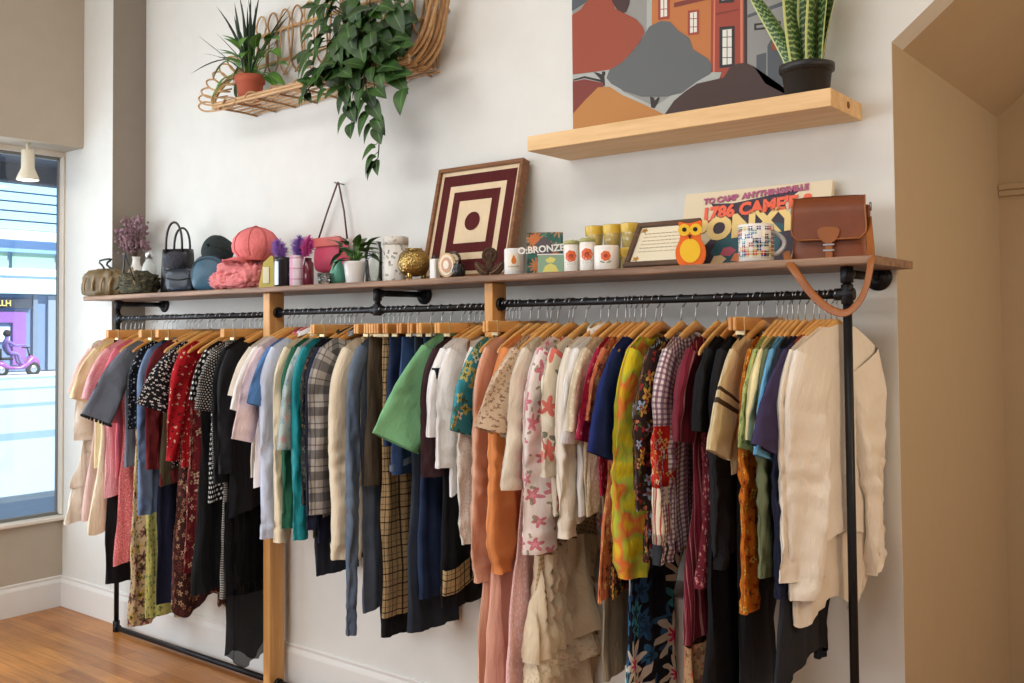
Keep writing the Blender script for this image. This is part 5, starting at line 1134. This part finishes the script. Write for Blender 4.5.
# owl
b = place('owl_figure', 'flat orange and yellow painted wooden owl', 'owl ornament', 691, -.352, 22)
s_ = .148 / .15
body_o = smooth_outline([(-.03, 0), (-.04, .004), (-.05, .03), (-.048, .06), (-.032, .088), (-.034, .12), (-.04, .148), (-.02, .142), (0, .14), (.02, .144), (.042, .152), (.036, .118), (.034, .088), (.05, .06), (.052, .03), (.042, .004), (.032, 0)], 2)
m_or = solid('orange_enamel', (236, 110, 30), .35); m_ye = solid('yellow_enamel', (246, 200, 44), .35); m_bk = solid('black_enamel', (30, 24, 24), .3)
MB().prism(body_o, -.009, .009).build('body_panel', m_or, b)
MB().prism([(.034 * math.cos(a), .048 + .04 * math.sin(a)) for a in [2 * PI * i / 30 for i in range(30)]], -.0092, -.0115).build('belly', m_ye, b)
for s in (-1, 1):
    MB().prism([(s * .019 + .02 * math.cos(a), .118 + .02 * math.sin(a)) for a in [2 * PI * i / 24 for i in range(24)]], -.0092, -.0118).build('eye_disc', m_ye, b)
    MB().prism([(s * .018 + .0075 * math.cos(a), .119 + .0075 * math.sin(a)) for a in [2 * PI * i / 18 for i in range(18)]], -.0119, -.0132).build('pupil', m_bk, b)
    MB().prism([(s * .026 + .01 * math.cos(a), .003 + .006 * math.sin(a)) for a in [2 * PI * i / 14 for i in range(14)]], -.0155, .004).build('foot', m_or, b)
MB().prism([(-.006, .1), (.006, .1), (0, .086)][::-1], -.0119, -.014).build('beak', m_bk, b)
# lettered canvas print
tl, tr_ = at(686, 194.5, -.05), at(833, 180, -.05); Ht = math.hypot(tl.z - ZT, .09); ang = math.atan2(.09, tl.z - ZT); Wd = tr_.x - tl.x
b = empty('canvas_print', ((tl.x + tr_.x) / 2, -.14, ZT), (-ang, 0, 0)); tag(b, 'cream canvas print with bold cartoon lettering over a dark splash', 'poster')
h2 = Wd / 2
MB().box((-h2, 0, 0), (h2, .022, Ht), .001).build('canvas', solid('cream_canvas', (228, 214, 184), .7), b)
def U(u, v): return (-h2 + u * Wd, v * Ht)
def layer(nm, pts, c, k): MB().prism([U(*p) for p in pts], -.0006 * k + .0002, -.0006 * k - .0004).build(nm, solid(nm + '_ink_%d' % k, c, .6), b)
layer('dark_splash', [(.2, .84), (.36, .82), (.62, .88), (.82, .94), (.76, .85), (.7, .8), (.74, .6), (.8, .3), (.78, .0), (.2, .0), (.17, .25), (.24, .4), (.2, .5), (.26, .62), (.24, .72)], (58, 50, 66), 1)
layer('teal_shape', [(.3, .42), (.62, .55), (.72, .5), (.7, .2), (.55, .05), (.3, .05), (.24, .2)], (38, 92, 104), 2)
layer('red_curve', [(.16, .6), (.26, .66), (.32, .64), (.34, .58), (.26, .6), (.18, .54), (.13, .5)], (180, 60, 50), 2)
for k, (u, v, c) in enumerate(((.36, .2, (190, 90, 110)), (.44, .12, (226, 130, 80)), (.3, .1, (236, 210, 160)), (.48, .26, (222, 90, 70)))): layer('cartoon_shape', [(u - .05, v - .04), (u + .02, v - .06), (u + .06, v + .01), (u + .02, v + .06), (u - .03, v + .05)], c, 3)
def ctext(nm, s, size, u, v, c, bold, rot=2, k=4):
    x, z = U(u, v); text_mesh(nm, s, size * Wd, Matrix.Translation((x, -.0006 * k - .001, z)) @ RX90 @ Matrix.Rotation(math.radians(rot), 4, 'Z'), solid(nm + '_ink', c, .6), b, .0012, bold * Wd)
ctext('heading_lettering', 'TO CAMP  ANYTHINGSVILLE', .055, .5, .9, (176, 96, 130), .003, 3)
ctext('middle_lettering', "1786 CAME'E &", .115, .52, .73, (238, 104, 74), .006, 3)
ctext('large_lettering', "PONXY'E", .21, .52, .52, (240, 212, 140), .012, 4)
# mug
b = place('mug', 'large white mug printed with a grid of coloured squares', 'mug', 757, -.33, 35)
mt = NT('mug_print', .25, 0, .5); u_, v_, _ = mt.sep(mt.uv())
vo = mt.n('ShaderNodeTexVoronoi', voronoi_dimensions='2D'); vo.inputs['Scale'].default_value = 75; vo.inputs['Randomness'].default_value = 0.0; mt.put(vo.inputs['Vector'], mt.uv())
sc_ = mt.n('ShaderNodeSeparateColor'); mt.put(sc_.inputs[0], vo.outputs['Color'])
colr = mt.ramp(sc_.outputs[0], [(0, lin((236, 236, 232))), (.3, lin((60, 84, 150))), (.45, lin((206, 190, 120))), (.58, lin((40, 44, 60))), (.7, lin((196, 70, 60))), (.82, lin((110, 160, 170))), (.92, lin((230, 226, 214)))], True)
gridm = mt.math('MAXIMUM', frac_band(mt, u_, .0133, 0, .12), frac_band(mt, v_, .0133, 0, .16))
zone = mt.math('MULTIPLY', frac_band(mt, v_, 1.0, .012, .112), mt.math('MULTIPLY', mt.math('GREATER_THAN', u_, .16), mt.math('LESS_THAN', u_, .34)))
mcol = mt.mix(zone, lin((236, 234, 228)), mt.mix(gridm, colr, lin((238, 236, 230)))); mt = mt.done(mcol)
MB().lathe([(.05, 0), (.056, .004), (.057, .118), (.0555, .121), (.0525, .119), (.052, .01), (.001, .008)], seg=48).build('mug_body', mt, b)
MB().tube([(.054 + .036 * math.sin(PI * t) ** .8, 0, .022 + .076 * t) for t in [k / 16 for k in range(17)]], .0075, 10).build('handle', m_wpot, b)
# leather satchel
m_sat = leather('chestnut_leather', (128, 66, 34), .45); m_sat2 = leather('tan_leather', (160, 94, 42), .4)
b = place('satchel', 'chestnut leather satchel with a tan strap hanging over the shelf edge', 'satchel', 832, -.235, 14)
w2 = .11; Hs = .192
def sad(k): return k
rows = [[(lerp(.12, w2 - .015, z / Hs) * spow(math.cos(a), .35), .055 * spow(math.sin(a), .35) * lerp(1, .7, z / Hs), z) for a in [2 * PI * i / 40 for i in range(40)]] for z in (0, .006, .05, .12, .18, .2, Hs)]
MB().grid(rows, True, None, True, 0, True, True).build('bag_body', m_sat, b)
fl = []
for k in range(13):
    t = k / 12
    if t < .35: y, z = lerp(.035, -.04, t / .35), Hs + .004 + .006 * math.sin(PI * t / .35)
    else: y, z = -.046 - .02 * sstep((t - .35) / .2), lerp(Hs, .062, (t - .35) / .65)
    ww = w2 * (1 if t < .85 else math.sqrt(max(0, 1 - ((t - .85) / .17) ** 2)) * .35 + .65) * lerp(.93, 1.03, t)
    fl.append([(ww * q, y - .002, z) for q in [-1 + i / 6 for i in range(13)]])
MB().grid(fl).grid([[(x, y + .005, z - .004) for x, y, z in r] for r in fl], flip=True).build('front_flap', m_sat, b)
edge = [r[0] for r in fl[4:]] + fl[-1][1:-1] + [r[-1] for r in fl[4:][::-1]]
MB().tube([(x, y - .001, z) for x, y, z in edge], .0032, 6).build('flap_piping', m_sat2, b)
MB().prism(smooth_outline([(-.036, .1), (.036, .1), (.03, .068), (.012, .05), (-.012, .05), (-.03, .068)], 2), -.068, -.074).build('tan_patch', m_sat2, b)
MB().box((-.011, -.073, .0), (.011, -.066, .052), .002).build('closing_strap', m_sat2, b); MB().box((-.017, -.075, .042), (.017, -.07, .048), .001).box((-.017, -.075, .024), (.017, -.07, .03), .001).build('buckle', M_STEEL, b)
for s in (-1, 1):
    MB().box((s * (w2 - .002) - .01, -.018, .1), (s * (w2 - .002) + .01, .018, .17), .004).build('side_tab', m_sat, b)
    MB().grid([[(s * (w2 + .012) + .0 * q, (.012 + .003 * math.cos(q)) * math.cos(a), .165 + (.012 + .003 * math.cos(q)) * math.sin(a)) if False else (s * (w2 + .01) + .003 * math.sin(q), (.012 + .003 * math.cos(q)) * math.cos(a), .165 + (.012 + .003 * math.cos(q)) * math.sin(a)) for q in [2 * PI * i / 8 for i in range(8)]] for a in [2 * PI * k / 20 for k in range(21)]], True).build('ring', M_STEEL, b)
Mi = (Matrix.Translation(b.location) @ Matrix.Rotation(b.rotation_euler.z, 4, 'Z')).inverted()
pts = [at(786, 252, -.31), at(789, 262, -.385), at(797, 274, -.415), at(812, 294, -.425), at(828, 308, -.428), at(845, 313, -.428), at(858, 303, -.426), at(866, 287, -.422), at(870, 268, -.415), at(871, 256, -.385), at(870, 240, -.3), at(868, 218, -.24)]
def crom(P, n=8):
    out = []
    for i in range(len(P) - 1):
        a, b_, c, d = P[max(i - 1, 0)], P[i], P[i + 1], P[min(i + 2, len(P) - 1)]
        for k in range(n):
            t = k / n; out.append(.5 * ((2 * b_) + (c - a) * t + (2 * a - 5 * b_ + 4 * c - d) * t * t + (3 * b_ - a - 3 * c + d) * t ** 3))
    return out + [P[-1]]
MB().tube([Mi @ q for q in crom(pts)], .0125, 10, flat=.22, up=(.9, -.45, .1)).build('shoulder_strap', m_sat2, b)
# ------------------------------------------------------------------ upper timber shelf, painting, snake plant
m_pine = wood('pale_pine', (214, 172, 116), (238, 202, 150), 2.4, 0, .5, 12)
XA, XB2 = at(528, 150, -.28).x, at(831, 100, -.285).x
us = empty('wall_shelf', ((XA + XB2) / 2, 0, 2.376)); tag(us, 'thick pale pine floating shelf under the painting', 'shelf')
MB().box((XA - us.location.x, -.285, 0), (XB2 - us.location.x, -.0005, .058), .002).build('shelf_plank', m_pine, us)
MB().lathe([(.012, 0), (.012, .0015), (.001, .0016)], M=RY90).xf(Matrix.Translation((XB2 - us.location.x - .0005, -.13, .03))).build('end_knot', C('dark_knot', (140, 92, 50)), us)
ZU = 2.376 + .0585
cols = dict(g1=(142, 142, 138), red=(150, 66, 40), mar=(62, 36, 34), ora=(186, 112, 52), bred=(154, 60, 38), dgr=(92, 96, 98), och=(180, 122, 58), brn=(60, 36, 30), wht=(226, 224, 214), blk=(36, 30, 30), lit=(206, 120, 90), pal=(168, 172, 168), drd=(120, 46, 34), slt=(78, 84, 90))
mats = {k: solid('paint_' + k, c, .6) for k, c in cols.items()}; mk = list(mats); PY = -.012
pc = at(690, 60, PY); xl, xr, zt = at(573, 100, PY).x, at(815, 60, PY).x, 3.12
pn = empty('painting', (pc.x, 0, ZU)); tag(pn, 'painting of orange and red town houses behind dark rounded trees', 'painting')
cv = MB().box((xl - pc.x, -.012, 0), (xr - pc.x, -.001, zt - ZU), .001, mk.index('g1'))
def A(k, p):                                      # traced in two enlargements of the photograph
    x, y = p; q = at(560 + x / 5.256, y / 5.256, PY) if k == 'a' else at(680 + x / 5.256, y / 5.256, PY)
    return (clamp(q.x, xl, xr) - pc.x, clamp(q.z - ZU, 0.0005, zt - ZU))
nl = [0]
def pp(k, c, pts):
    nl[0] += 1; pts = [A(k, p) for p in pts]; ar = sum(pts[i][0] * pts[(i + 1) % len(pts)][1] - pts[(i + 1) % len(pts)][0] * pts[i][1] for i in range(len(pts)))
    if ar < 0: pts = pts[::-1]
    bm = bmesh.new(); f = bm.faces.new([bm.verts.new((x, -.0121 - .00003 * nl[0], z)) for x, z in pts]); bmesh.ops.triangulate(bm, faces=[f]); cv.add_bm(bm, mk.index(c), None, False)
T = -420
pp('a', 'ora', [(480, T), (812, T), (805, 420), (480, 420)]); pp('a', 'pal', [(455, T), (482, T), (482, 200), (455, 200)])
pp('b', 'bred', [(165, T), (350, T), (352, 420), (160, 420)]); pp('b', 'lit', [(178, T), (186, T), (182, 400), (174, 400)]); pp('b', 'lit', [(314, T), (328, T), (330, 400), (318, 400)]); pp('b', 'blk', [(334, T), (352, T), (354, 400), (338, 400)])
pp('b', 'g1', [(354, T), (800, T), (800, 470), (354, 470)]); pp('b', 'slt', [(355, 78), (640, -30), (640, -5), (355, 95)])
for r in ((390, 110, 530, 160),): pp('b', 'blk', [(r[0], r[1] + 14), (r[2], r[1]), (r[2], r[3] - 14), (r[0], r[3])]); pp('b', 'g1', [(r[0] + 12, r[1] + 24), (r[2] - 12, r[1] + 10), (r[2] - 12, r[3] - 26), (r[0] + 12, r[3] - 12)])
pp('b', 'slt', [(460, 450), (460, 240), (480, 205), (510, 200), (535, 230), (545, 450)]); pp('b', 'slt', [(402, 290), (454, 276), (454, 450), (402, 450)]); pp('b', 'red', [(478, 230), (500, 205), (520, 230), (510, 262), (486, 266)])
def wnd(k, fr, x0, y0, x1, y1, f, rows=3):
    pp(k, fr, [(x0, y0), (x1, y0 - 6), (x1, y1 - 6), (x0, y1)]); pp(k, 'wht', [(x0 + f, y0 + f), (x1 - f, y0 + f - 6), (x1 - f, y1 - f - 6), (x0 + f, y1 - f)])
    xm = (x0 + x1) / 2; pp(k, fr, [(xm - 2, y0 + f), (xm + 2, y0 + f), (xm + 2, y1 - f), (xm - 2, y1 - f)])
    for i in range(1, rows): y = lerp(y0, y1, i / rows); pp(k, fr, [(x0 + f, y - 2), (x1 - f, y - 4), (x1 - f, y), (x0 + f, y + 2)])
wnd('a', 'bred', 515, -120, 577, 105, 14, 4); wnd('a', 'bred', 672, 56, 732, 186, 12); wnd('b', 'blk', 208, 142, 288, 358, 16, 4); wnd('b', 'blk', 205, -160, 285, 18, 16, 3); wnd('a', 'bred', 672, -190, 740, -60, 12)
pp('a', 'drd', [(600, 15), (790, -30), (790, -5), (600, 40)]); pp('b', 'drd', [(190, 70), (310, 46), (310, 52), (190, 78)])
pp('a', 'slt', [(60, T), (300, T), (300, 10), (140, 10), (60, 60)])
pp('a', 'red', [(60, 80), (110, 50), (130, 20), (170, -20), (270, -30), (290, 45), (340, 70), (400, 100), (435, 140), (445, 170), (420, 220), (380, 270), (330, 325), (270, 365), (200, 375), (120, 385), (60, 392)])
pp('a', 'mar', [(268, -40), (372, -60), (366, 20), (350, 62), (334, 70), (300, 50), (275, 10)])
pp('a', 'pal', [(60, 395), (190, 378), (270, 366), (270, 440), (230, 450), (60, 440)]); pp('a', 'blk', [(176, 378), (206, 384), (220, 392), (222, 376), (240, 376), (238, 450), (214, 450), (216, 420), (196, 398)]); pp('a', 'blk', [(70, 418), (130, 400), (220, 420), (216, 432), (130, 412), (70, 426)])
pp('a', 'drd', [(60, 430), (130, 416), (230, 436), (225, 470), (150, 540), (60, 600)])
pp('a', 'pal', [(235, 400), (260, 370), (330, 480), (500, 560), (620, 480), (800, 380), (850, 380), (840, 410), (700, 500), (560, 610), (460, 580), (240, 470)])
pp('a', 'blk', [(474, 508), (492, 512), (500, 530), (520, 508), (524, 520), (500, 570), (480, 566)])
pp('a', 'och', [(60, 700), (60, 600), (130, 530), (200, 460), (260, 455), (330, 500), (440, 548), (545, 600), (480, 720)])
pp('a', 'dgr', [(245, 410), (260, 370), (340, 320), (400, 250), (440, 190), (470, 140), (530, 110), (580, 115), (620, 160), (680, 200), (700, 260), (780, 310), (800, 350), (790, 390), (720, 430), (640, 490), (560, 508), (430, 508), (340, 480), (270, 440)])
pp('a', 'brn', [(545, 610), (600, 530), (660, 480), (720, 440), (800, 424), (862, 408), (890, 360), (930, 336), (975, 330), (1020, 350), (1060, 400), (1080, 440), (1160, 462), (1340, 470), (1340, 640), (520, 740)])
cv.build('painted_canvas', [mats[k] for k in mk], pn)
# snake plant
q = at(807, 90, -.15)
b = empty('potted_plant', (q.x, -.15, ZU)); tag(b, 'snake plant with striped upright leaves in a black plastic pot', 'potted plant')
m_bp = solid('black_plastic', (30, 30, 32), .45)
MB().lathe([(.066, 0), (.07, .004), (.08, .095), (.089, .097), (.09, .118), (.084, .12), (.08, .1)], seg=40).build('pot', m_bp, b); MB().lathe([(.08, .09), (.08, .104), (.001, .106)]).build('soil', m_soil, b)
ts = NT('snake_leaf', .4, 0, .4); u_, v_, _ = ts.sep(ts.uv()); nn = ts.noise(ts.uv(), 5, 3); wv = ts.math('SINE', ts.math('ADD', ts.math('MULTIPLY', v_, 120), ts.math('MULTIPLY', nn, 14)))
cl_ = ts.mix(ts.ramp(wv, [(.35, (0, 0, 0, 1)), (.6, (1, 1, 1, 1))]), lin((58, 92, 48)), lin((150, 172, 110))); ed = ts.math('GREATER_THAN', ts.math('ABSOLUTE', ts.math('SUBTRACT', u_, .5)), .42); cl_ = ts.mix(ed, cl_, lin((190, 196, 120))); ts = ts.done(cl_)
for k, (x, y, tx, ty, L, W, tw_) in enumerate(((-.04, -.01, -.16, -.02, .34, .022, .3), (-.03, .02, -.05, .02, .4, .026, 0), (-.012, -.03, -.02, -.04, .36, .03, .5), (.01, .0, .0, .02, .42, .03, -.4), (.03, -.02, .03, -.03, .38, .028, .2), (.045, .02, .07, .03, .4, .026, .7), (.02, .04, .03, .07, .36, .026, 0), (-.02, .045, -.06, .08, .3, .024, .3), (.055, -.005, .045, -.02, .44, .027, -.2))):
    rows, uvs = [], []
    for j in range(15):
        t = j / 14; w_ = W * (.75 + .5 * math.sin(PI * min(1, t * .8 + .1))) * math.sqrt(max(0, 1 - t ** 6)) * (1 if t < .98 else .2); a = tw_ + .5 * t + .3 * k
        c = Vector((lerp(x, x + tx, t ** 1.3), lerp(y, y + ty, t), .1 + L * t)); s = Vector((math.cos(a), math.sin(a), 0)); nrm = Vector((-math.sin(a), math.cos(a), 0))
        rows.append([c + s * w_ * q_ + nrm * (.35 * w_ * q_ * q_) for q_ in (-1, -.5, 0, .5, 1)] + [c + s * w_ * q_ + nrm * (.35 * w_ * q_ * q_ + .003) for q_ in (1, .5, 0, -.5, -1)]); uvs.append([(q_ * .5 + .5, t + k * .37) for q_ in (-1, -.5, 0, .5, 1, 1, .5, 0, -.5, -1)])
    MB().grid(rows, True, uvs).build('leaf', ts, b)
# ------------------------------------------------------------------ rattan wall shelf with two plants
m_rat = wood('rattan_cane', (172, 130, 86), (214, 176, 126), 6, 0, .45, 6); m_rat2 = wood('dark_rattan', (134, 96, 60), (184, 142, 96), 6, 2, .45, 6)
ZR = 2.862; X0, X1 = -4.4, -2.99
rt = empty('rattan_shelf', ((X0 + X1) / 2, 0, ZR)); tag(rt, 'long looped rattan shelf on the wall carrying two plants', 'wall shelf')
Tr = Matrix.Translation((-(X0 + X1) / 2, 0, -ZR))
def rod(nm, pts, r=.0065, m=m_rat): return MB().tube(crom([Vector(p) for p in pts], 6), r, 7).xf(Tr).build(nm, m, rt)
for k, y in enumerate((-.02, -.07, -.12, -.17, -.215)): rod('base_cane', [(X0 + .02, y, ZR), (X0 + .5, y + .004, ZR - .002), (X1 - .5, y - .004, ZR + .002), (X1, y, ZR)], .006)
for dz in (0, .016): rod('front_rim', [(X0, -.235, ZR + dz + .004), (X0 + .45, -.25, ZR + dz), (X1 - .45, -.25, ZR + dz), (X1 + .02, -.235, ZR + dz + .006)], .009)
for k in range(9): x = lerp(X0 + .06, X1 - .06, k / 8); rod('cross_cane', [(x, -.005, ZR - .011), (x + .02, -.12, ZR - .013), (x, -.25, ZR - .011)], .0055, m_rat2)
for k in range(7): x = lerp(X0 + .1, X1 - .2, k / 6); rod('rim_loop', [(x, -.25, ZR + .012), (x + .05, -.262, ZR + .03), (x + .11, -.25, ZR + .012), (x + .06, -.245, ZR - .02), (x, -.25, ZR - .012)], .005, m_rat2)
for z in (ZR + .255, ZR + .42): rod('back_rail', [(X0 + .03, -.012, z - .01), (X0 + .4, -.014, z), (X1 - .4, -.014, z), (X1 + .05, -.012, z + .02)], .009)
for k in range(14):
    x = X0 + .12 + .098 * k; w_ = .042
    rod('back_loop', [(x + .012, -.024, ZR + .17), (x - w_, -.022, ZR + .24), (x - w_ * .7, -.022, ZR + .4), (x - w_, -.022, ZR + .455), (x - w_ * .6, -.022, ZR + .5), (x, -.022, ZR + .515), (x + w_ * .6, -.022, ZR + .5), (x + w_, -.022, ZR + .455), (x + w_ * .7, -.022, ZR + .4), (x + w_, -.022, ZR + .24), (x - .012, -.022, ZR + .17)], .0052, m_rat2 if k % 2 else m_rat)
rib = [(X0 + .0, -.235, ZR), (X0 - .03, -.22, ZR + .06), (X0 - .045, -.16, ZR + .14), (X0 - .04, -.09, ZR + .21), (X0, -.03, ZR + .27)]
rod('end_rib', rib, .01); rod('end_rib', [(x + .012, y + .006, z - .004) for x, y, z in rib], .008)
for k in range(7):
    t = (k + .3) / 7 * 4; i = int(t); a_, b_ = Vector(rib[i]), Vector(rib[i + 1]); c = a_ + (b_ - a_) * (t - i); o_ = Vector((-.1, -.02 + .02 * k / 6, .012 + .012 * k)); s = (b_ - a_).normalized() * .028
    rod('end_loop', [c + Vector((.1, .01, -.01)) - s * .6, c - s, c + o_ * .7 - s * 1.1, c + o_ * 1.05, c + o_ * .7 + s * 1.1, c + s, c + Vector((.1, .01, -.01)) + s * .6], .005)
for k in range(6):
    y = -.235 + .03 * k; j = .012 * math.sin(k * 2.3)
    rod('end_bundle_cane', [(X1 - .3, y * .95, ZR + .004 * k), (X1 - .05, y, ZR + .01 + j), (X1 + .06, y * .9, ZR + .1), (X1 + .1 + j, y * .75 - .01, ZR + .24), (X1 + .13, y * .55 - .015, ZR + .42), (X1 + .13, y * .4 - .015, ZR + .6)], .0095, m_rat if k % 3 else m_rat2)
for k in range(6): rod('end_spindle', [(X1 - .02 - .03 * k, -.015, ZR + .02), (X1 + .01 - .022 * k, -.018, ZR + .3), (X1 + .05 - .02 * k, -.018, ZR + .56)], .006, m_rat2)
# terracotta pot with spiky and broad leaves
q = at(250, 92, -.15)
b = empty('potted_plant', (q.x, -.15, ZR + .009)); tag(b, 'spiky dracaena and broad leaves in a terracotta pot on the rattan shelf', 'potted plant')
m_ter = wood('terracotta', (166, 78, 56), (186, 96, 70), 2, 2, .8, 2)
pot(b, [(.048, 0), (.05, .004), (.06, .085), (.068, .087), (.07, .115), (.062, .115), (.058, .09)], m_ter, .1, .06)
R = random.Random(21); sp_ = MB(); bl_ = MB(); sm = MB()
for k in range(24):
    a = R.uniform(0, 6.28); e = R.uniform(.55, 1.45); L = R.uniform(.24, .34); d = Vector((math.cos(a) * math.cos(e), .55 * math.sin(a) * math.cos(e), math.sin(e)))
    if d.x > .3: d.x *= .6
    leaf_mesh(sp_, (R.uniform(-.03, 0), R.uniform(-.02, .02), .13), d, (0, 0, 1) if abs(d.z) < .9 else (1, 0, 0), L, .0075, R.uniform(.0, .3), False, .3, 9)
leaf_mesh(sp_, (-.02, 0, .17), (-1, -.1, .55), (0, 0, 1), .33, .008, .5, False, .3, 9)
for k in range(26):
    a = R.uniform(0, 6.28); e = R.uniform(-.1, 1.2); l = R.uniform(.08, .17); d = Vector((math.cos(a) * math.cos(e) * (1.35 if math.cos(a) > 0 else 1), .5 * math.sin(a) * math.cos(e) - .1, math.sin(e))); tip = Vector((0, 0, .11)) + d * l; tip.y = min(tip.y, .1)
    sm.tube([(0, 0, .1), Vector((0, 0, .11)) + d * l * .5 + Vector((0, 0, .015)), tip], .0022, 5); leaf_mesh(bl_, tip, d + Vector((0, -.3, R.uniform(-1.1, 0))), (0, -.5, 1), R.uniform(.08, .13), R.uniform(.022, .034), .4)
b.scale = (1.22, 1.1, 1.25)
for q_ in (sp_, bl_, sm): q_.v = [(x, min(y, .125), z) for x, y, z in q_.v]
sp_.build('spiky_leaves', leafmat('dark_spike_leaf', (26, 44, 34), (48, 74, 46)), b); bl_.build('broad_leaves', m_leafl, b); sm.build('stem', m_leafl, b)
# trailing pothos
q = at(372, 85, -.14)
b = empty('trailing_plant', (q.x, -.14, ZR + .009)); tag(b, 'big trailing pothos spilling over the right half of the rattan shelf', 'hanging plant')
pot(b, [(.07, 0), (.075, .005), (.09, .12), (.094, .125), (.086, .125), (.082, .1)], solid('grey_pot', (70, 72, 66), .6), .11, .084)
lf, vi = MB(), MB(); R = random.Random(5); O = Vector(b.location)
def addleaf(p, d, L, W=None): leaf_mesh(lf, p, d, (0, -.8, .6), L, W or L * .36, R.uniform(.2, .5), True, .22)
for k in range(200):
    px, py = R.gauss(358, 27), R.gauss(36, 28)
    px = clamp(px, 312, 405); py = clamp(py, -25, 88)
    y = R.uniform(-.33, -.08) if py < 60 else R.uniform(-.34, -.24)
    p = at(px, py, y) - O
    addleaf(p, (R.uniform(-.7, .7) + (px - 357) / 90, R.uniform(-.5, -.1), R.uniform(-1.1, .25)), R.uniform(.08, .15))
    if k % 3 == 0: vi.tube([(0, 0, .11), p * .5 + Vector((0, 0, .1)), p], .0025, 5)
def trail(pts, lv, L):
    P = crom([at(x, y, yy) - O for x, y, yy in pts], 6); vi.tube(P, .0028, 6)
    for t, sx_, s in lv: c = P[int(t * (len(P) - 1))]; d = Vector((sx_, -.35, R.uniform(-1, -.5))); e = c + d * .02; vi.tube([c, e], .0016, 5); addleaf(e, d, L * s)
trail([(368, 60, -.28), (366, 85, -.29), (371, 105, -.28), (377, 122, -.27), (379, 142, -.27), (378, 158, -.27)], [(.15, -.9, 1), (.2, .6, 1.1), (.3, -.6, 1.1), (.36, .7, 1.15), (.45, -.3, 1.2), (.5, .6, 1.1), (.58, -.8, 1), (.62, .4, 1.1), (.8, -1, .95), (.92, -.8, .95), (1, -.5, .9), (1, -1.2, .85), (.97, .1, .7)], .1)
trail([(330, 55, -.27), (322, 68, -.28), (315, 80, -.28), (306, 92, -.28)], [(.3, -.5, 1), (.6, .5, .8), (.8, -.7, .8), (1, -.4, .7), (.95, .5, .7)], .085)
trail([(345, 60, -.28), (347, 85, -.29), (350, 105, -.29), (352, 120, -.29)], [(.4, -.5, 1), (.6, .4, 1.1), (.8, -.5, 1.0), (1, .2, .9)], .1)
lf.build('foliage', m_leafd, b); vi.build('vine', C('vine_brown_green', (70, 76, 44)), b)
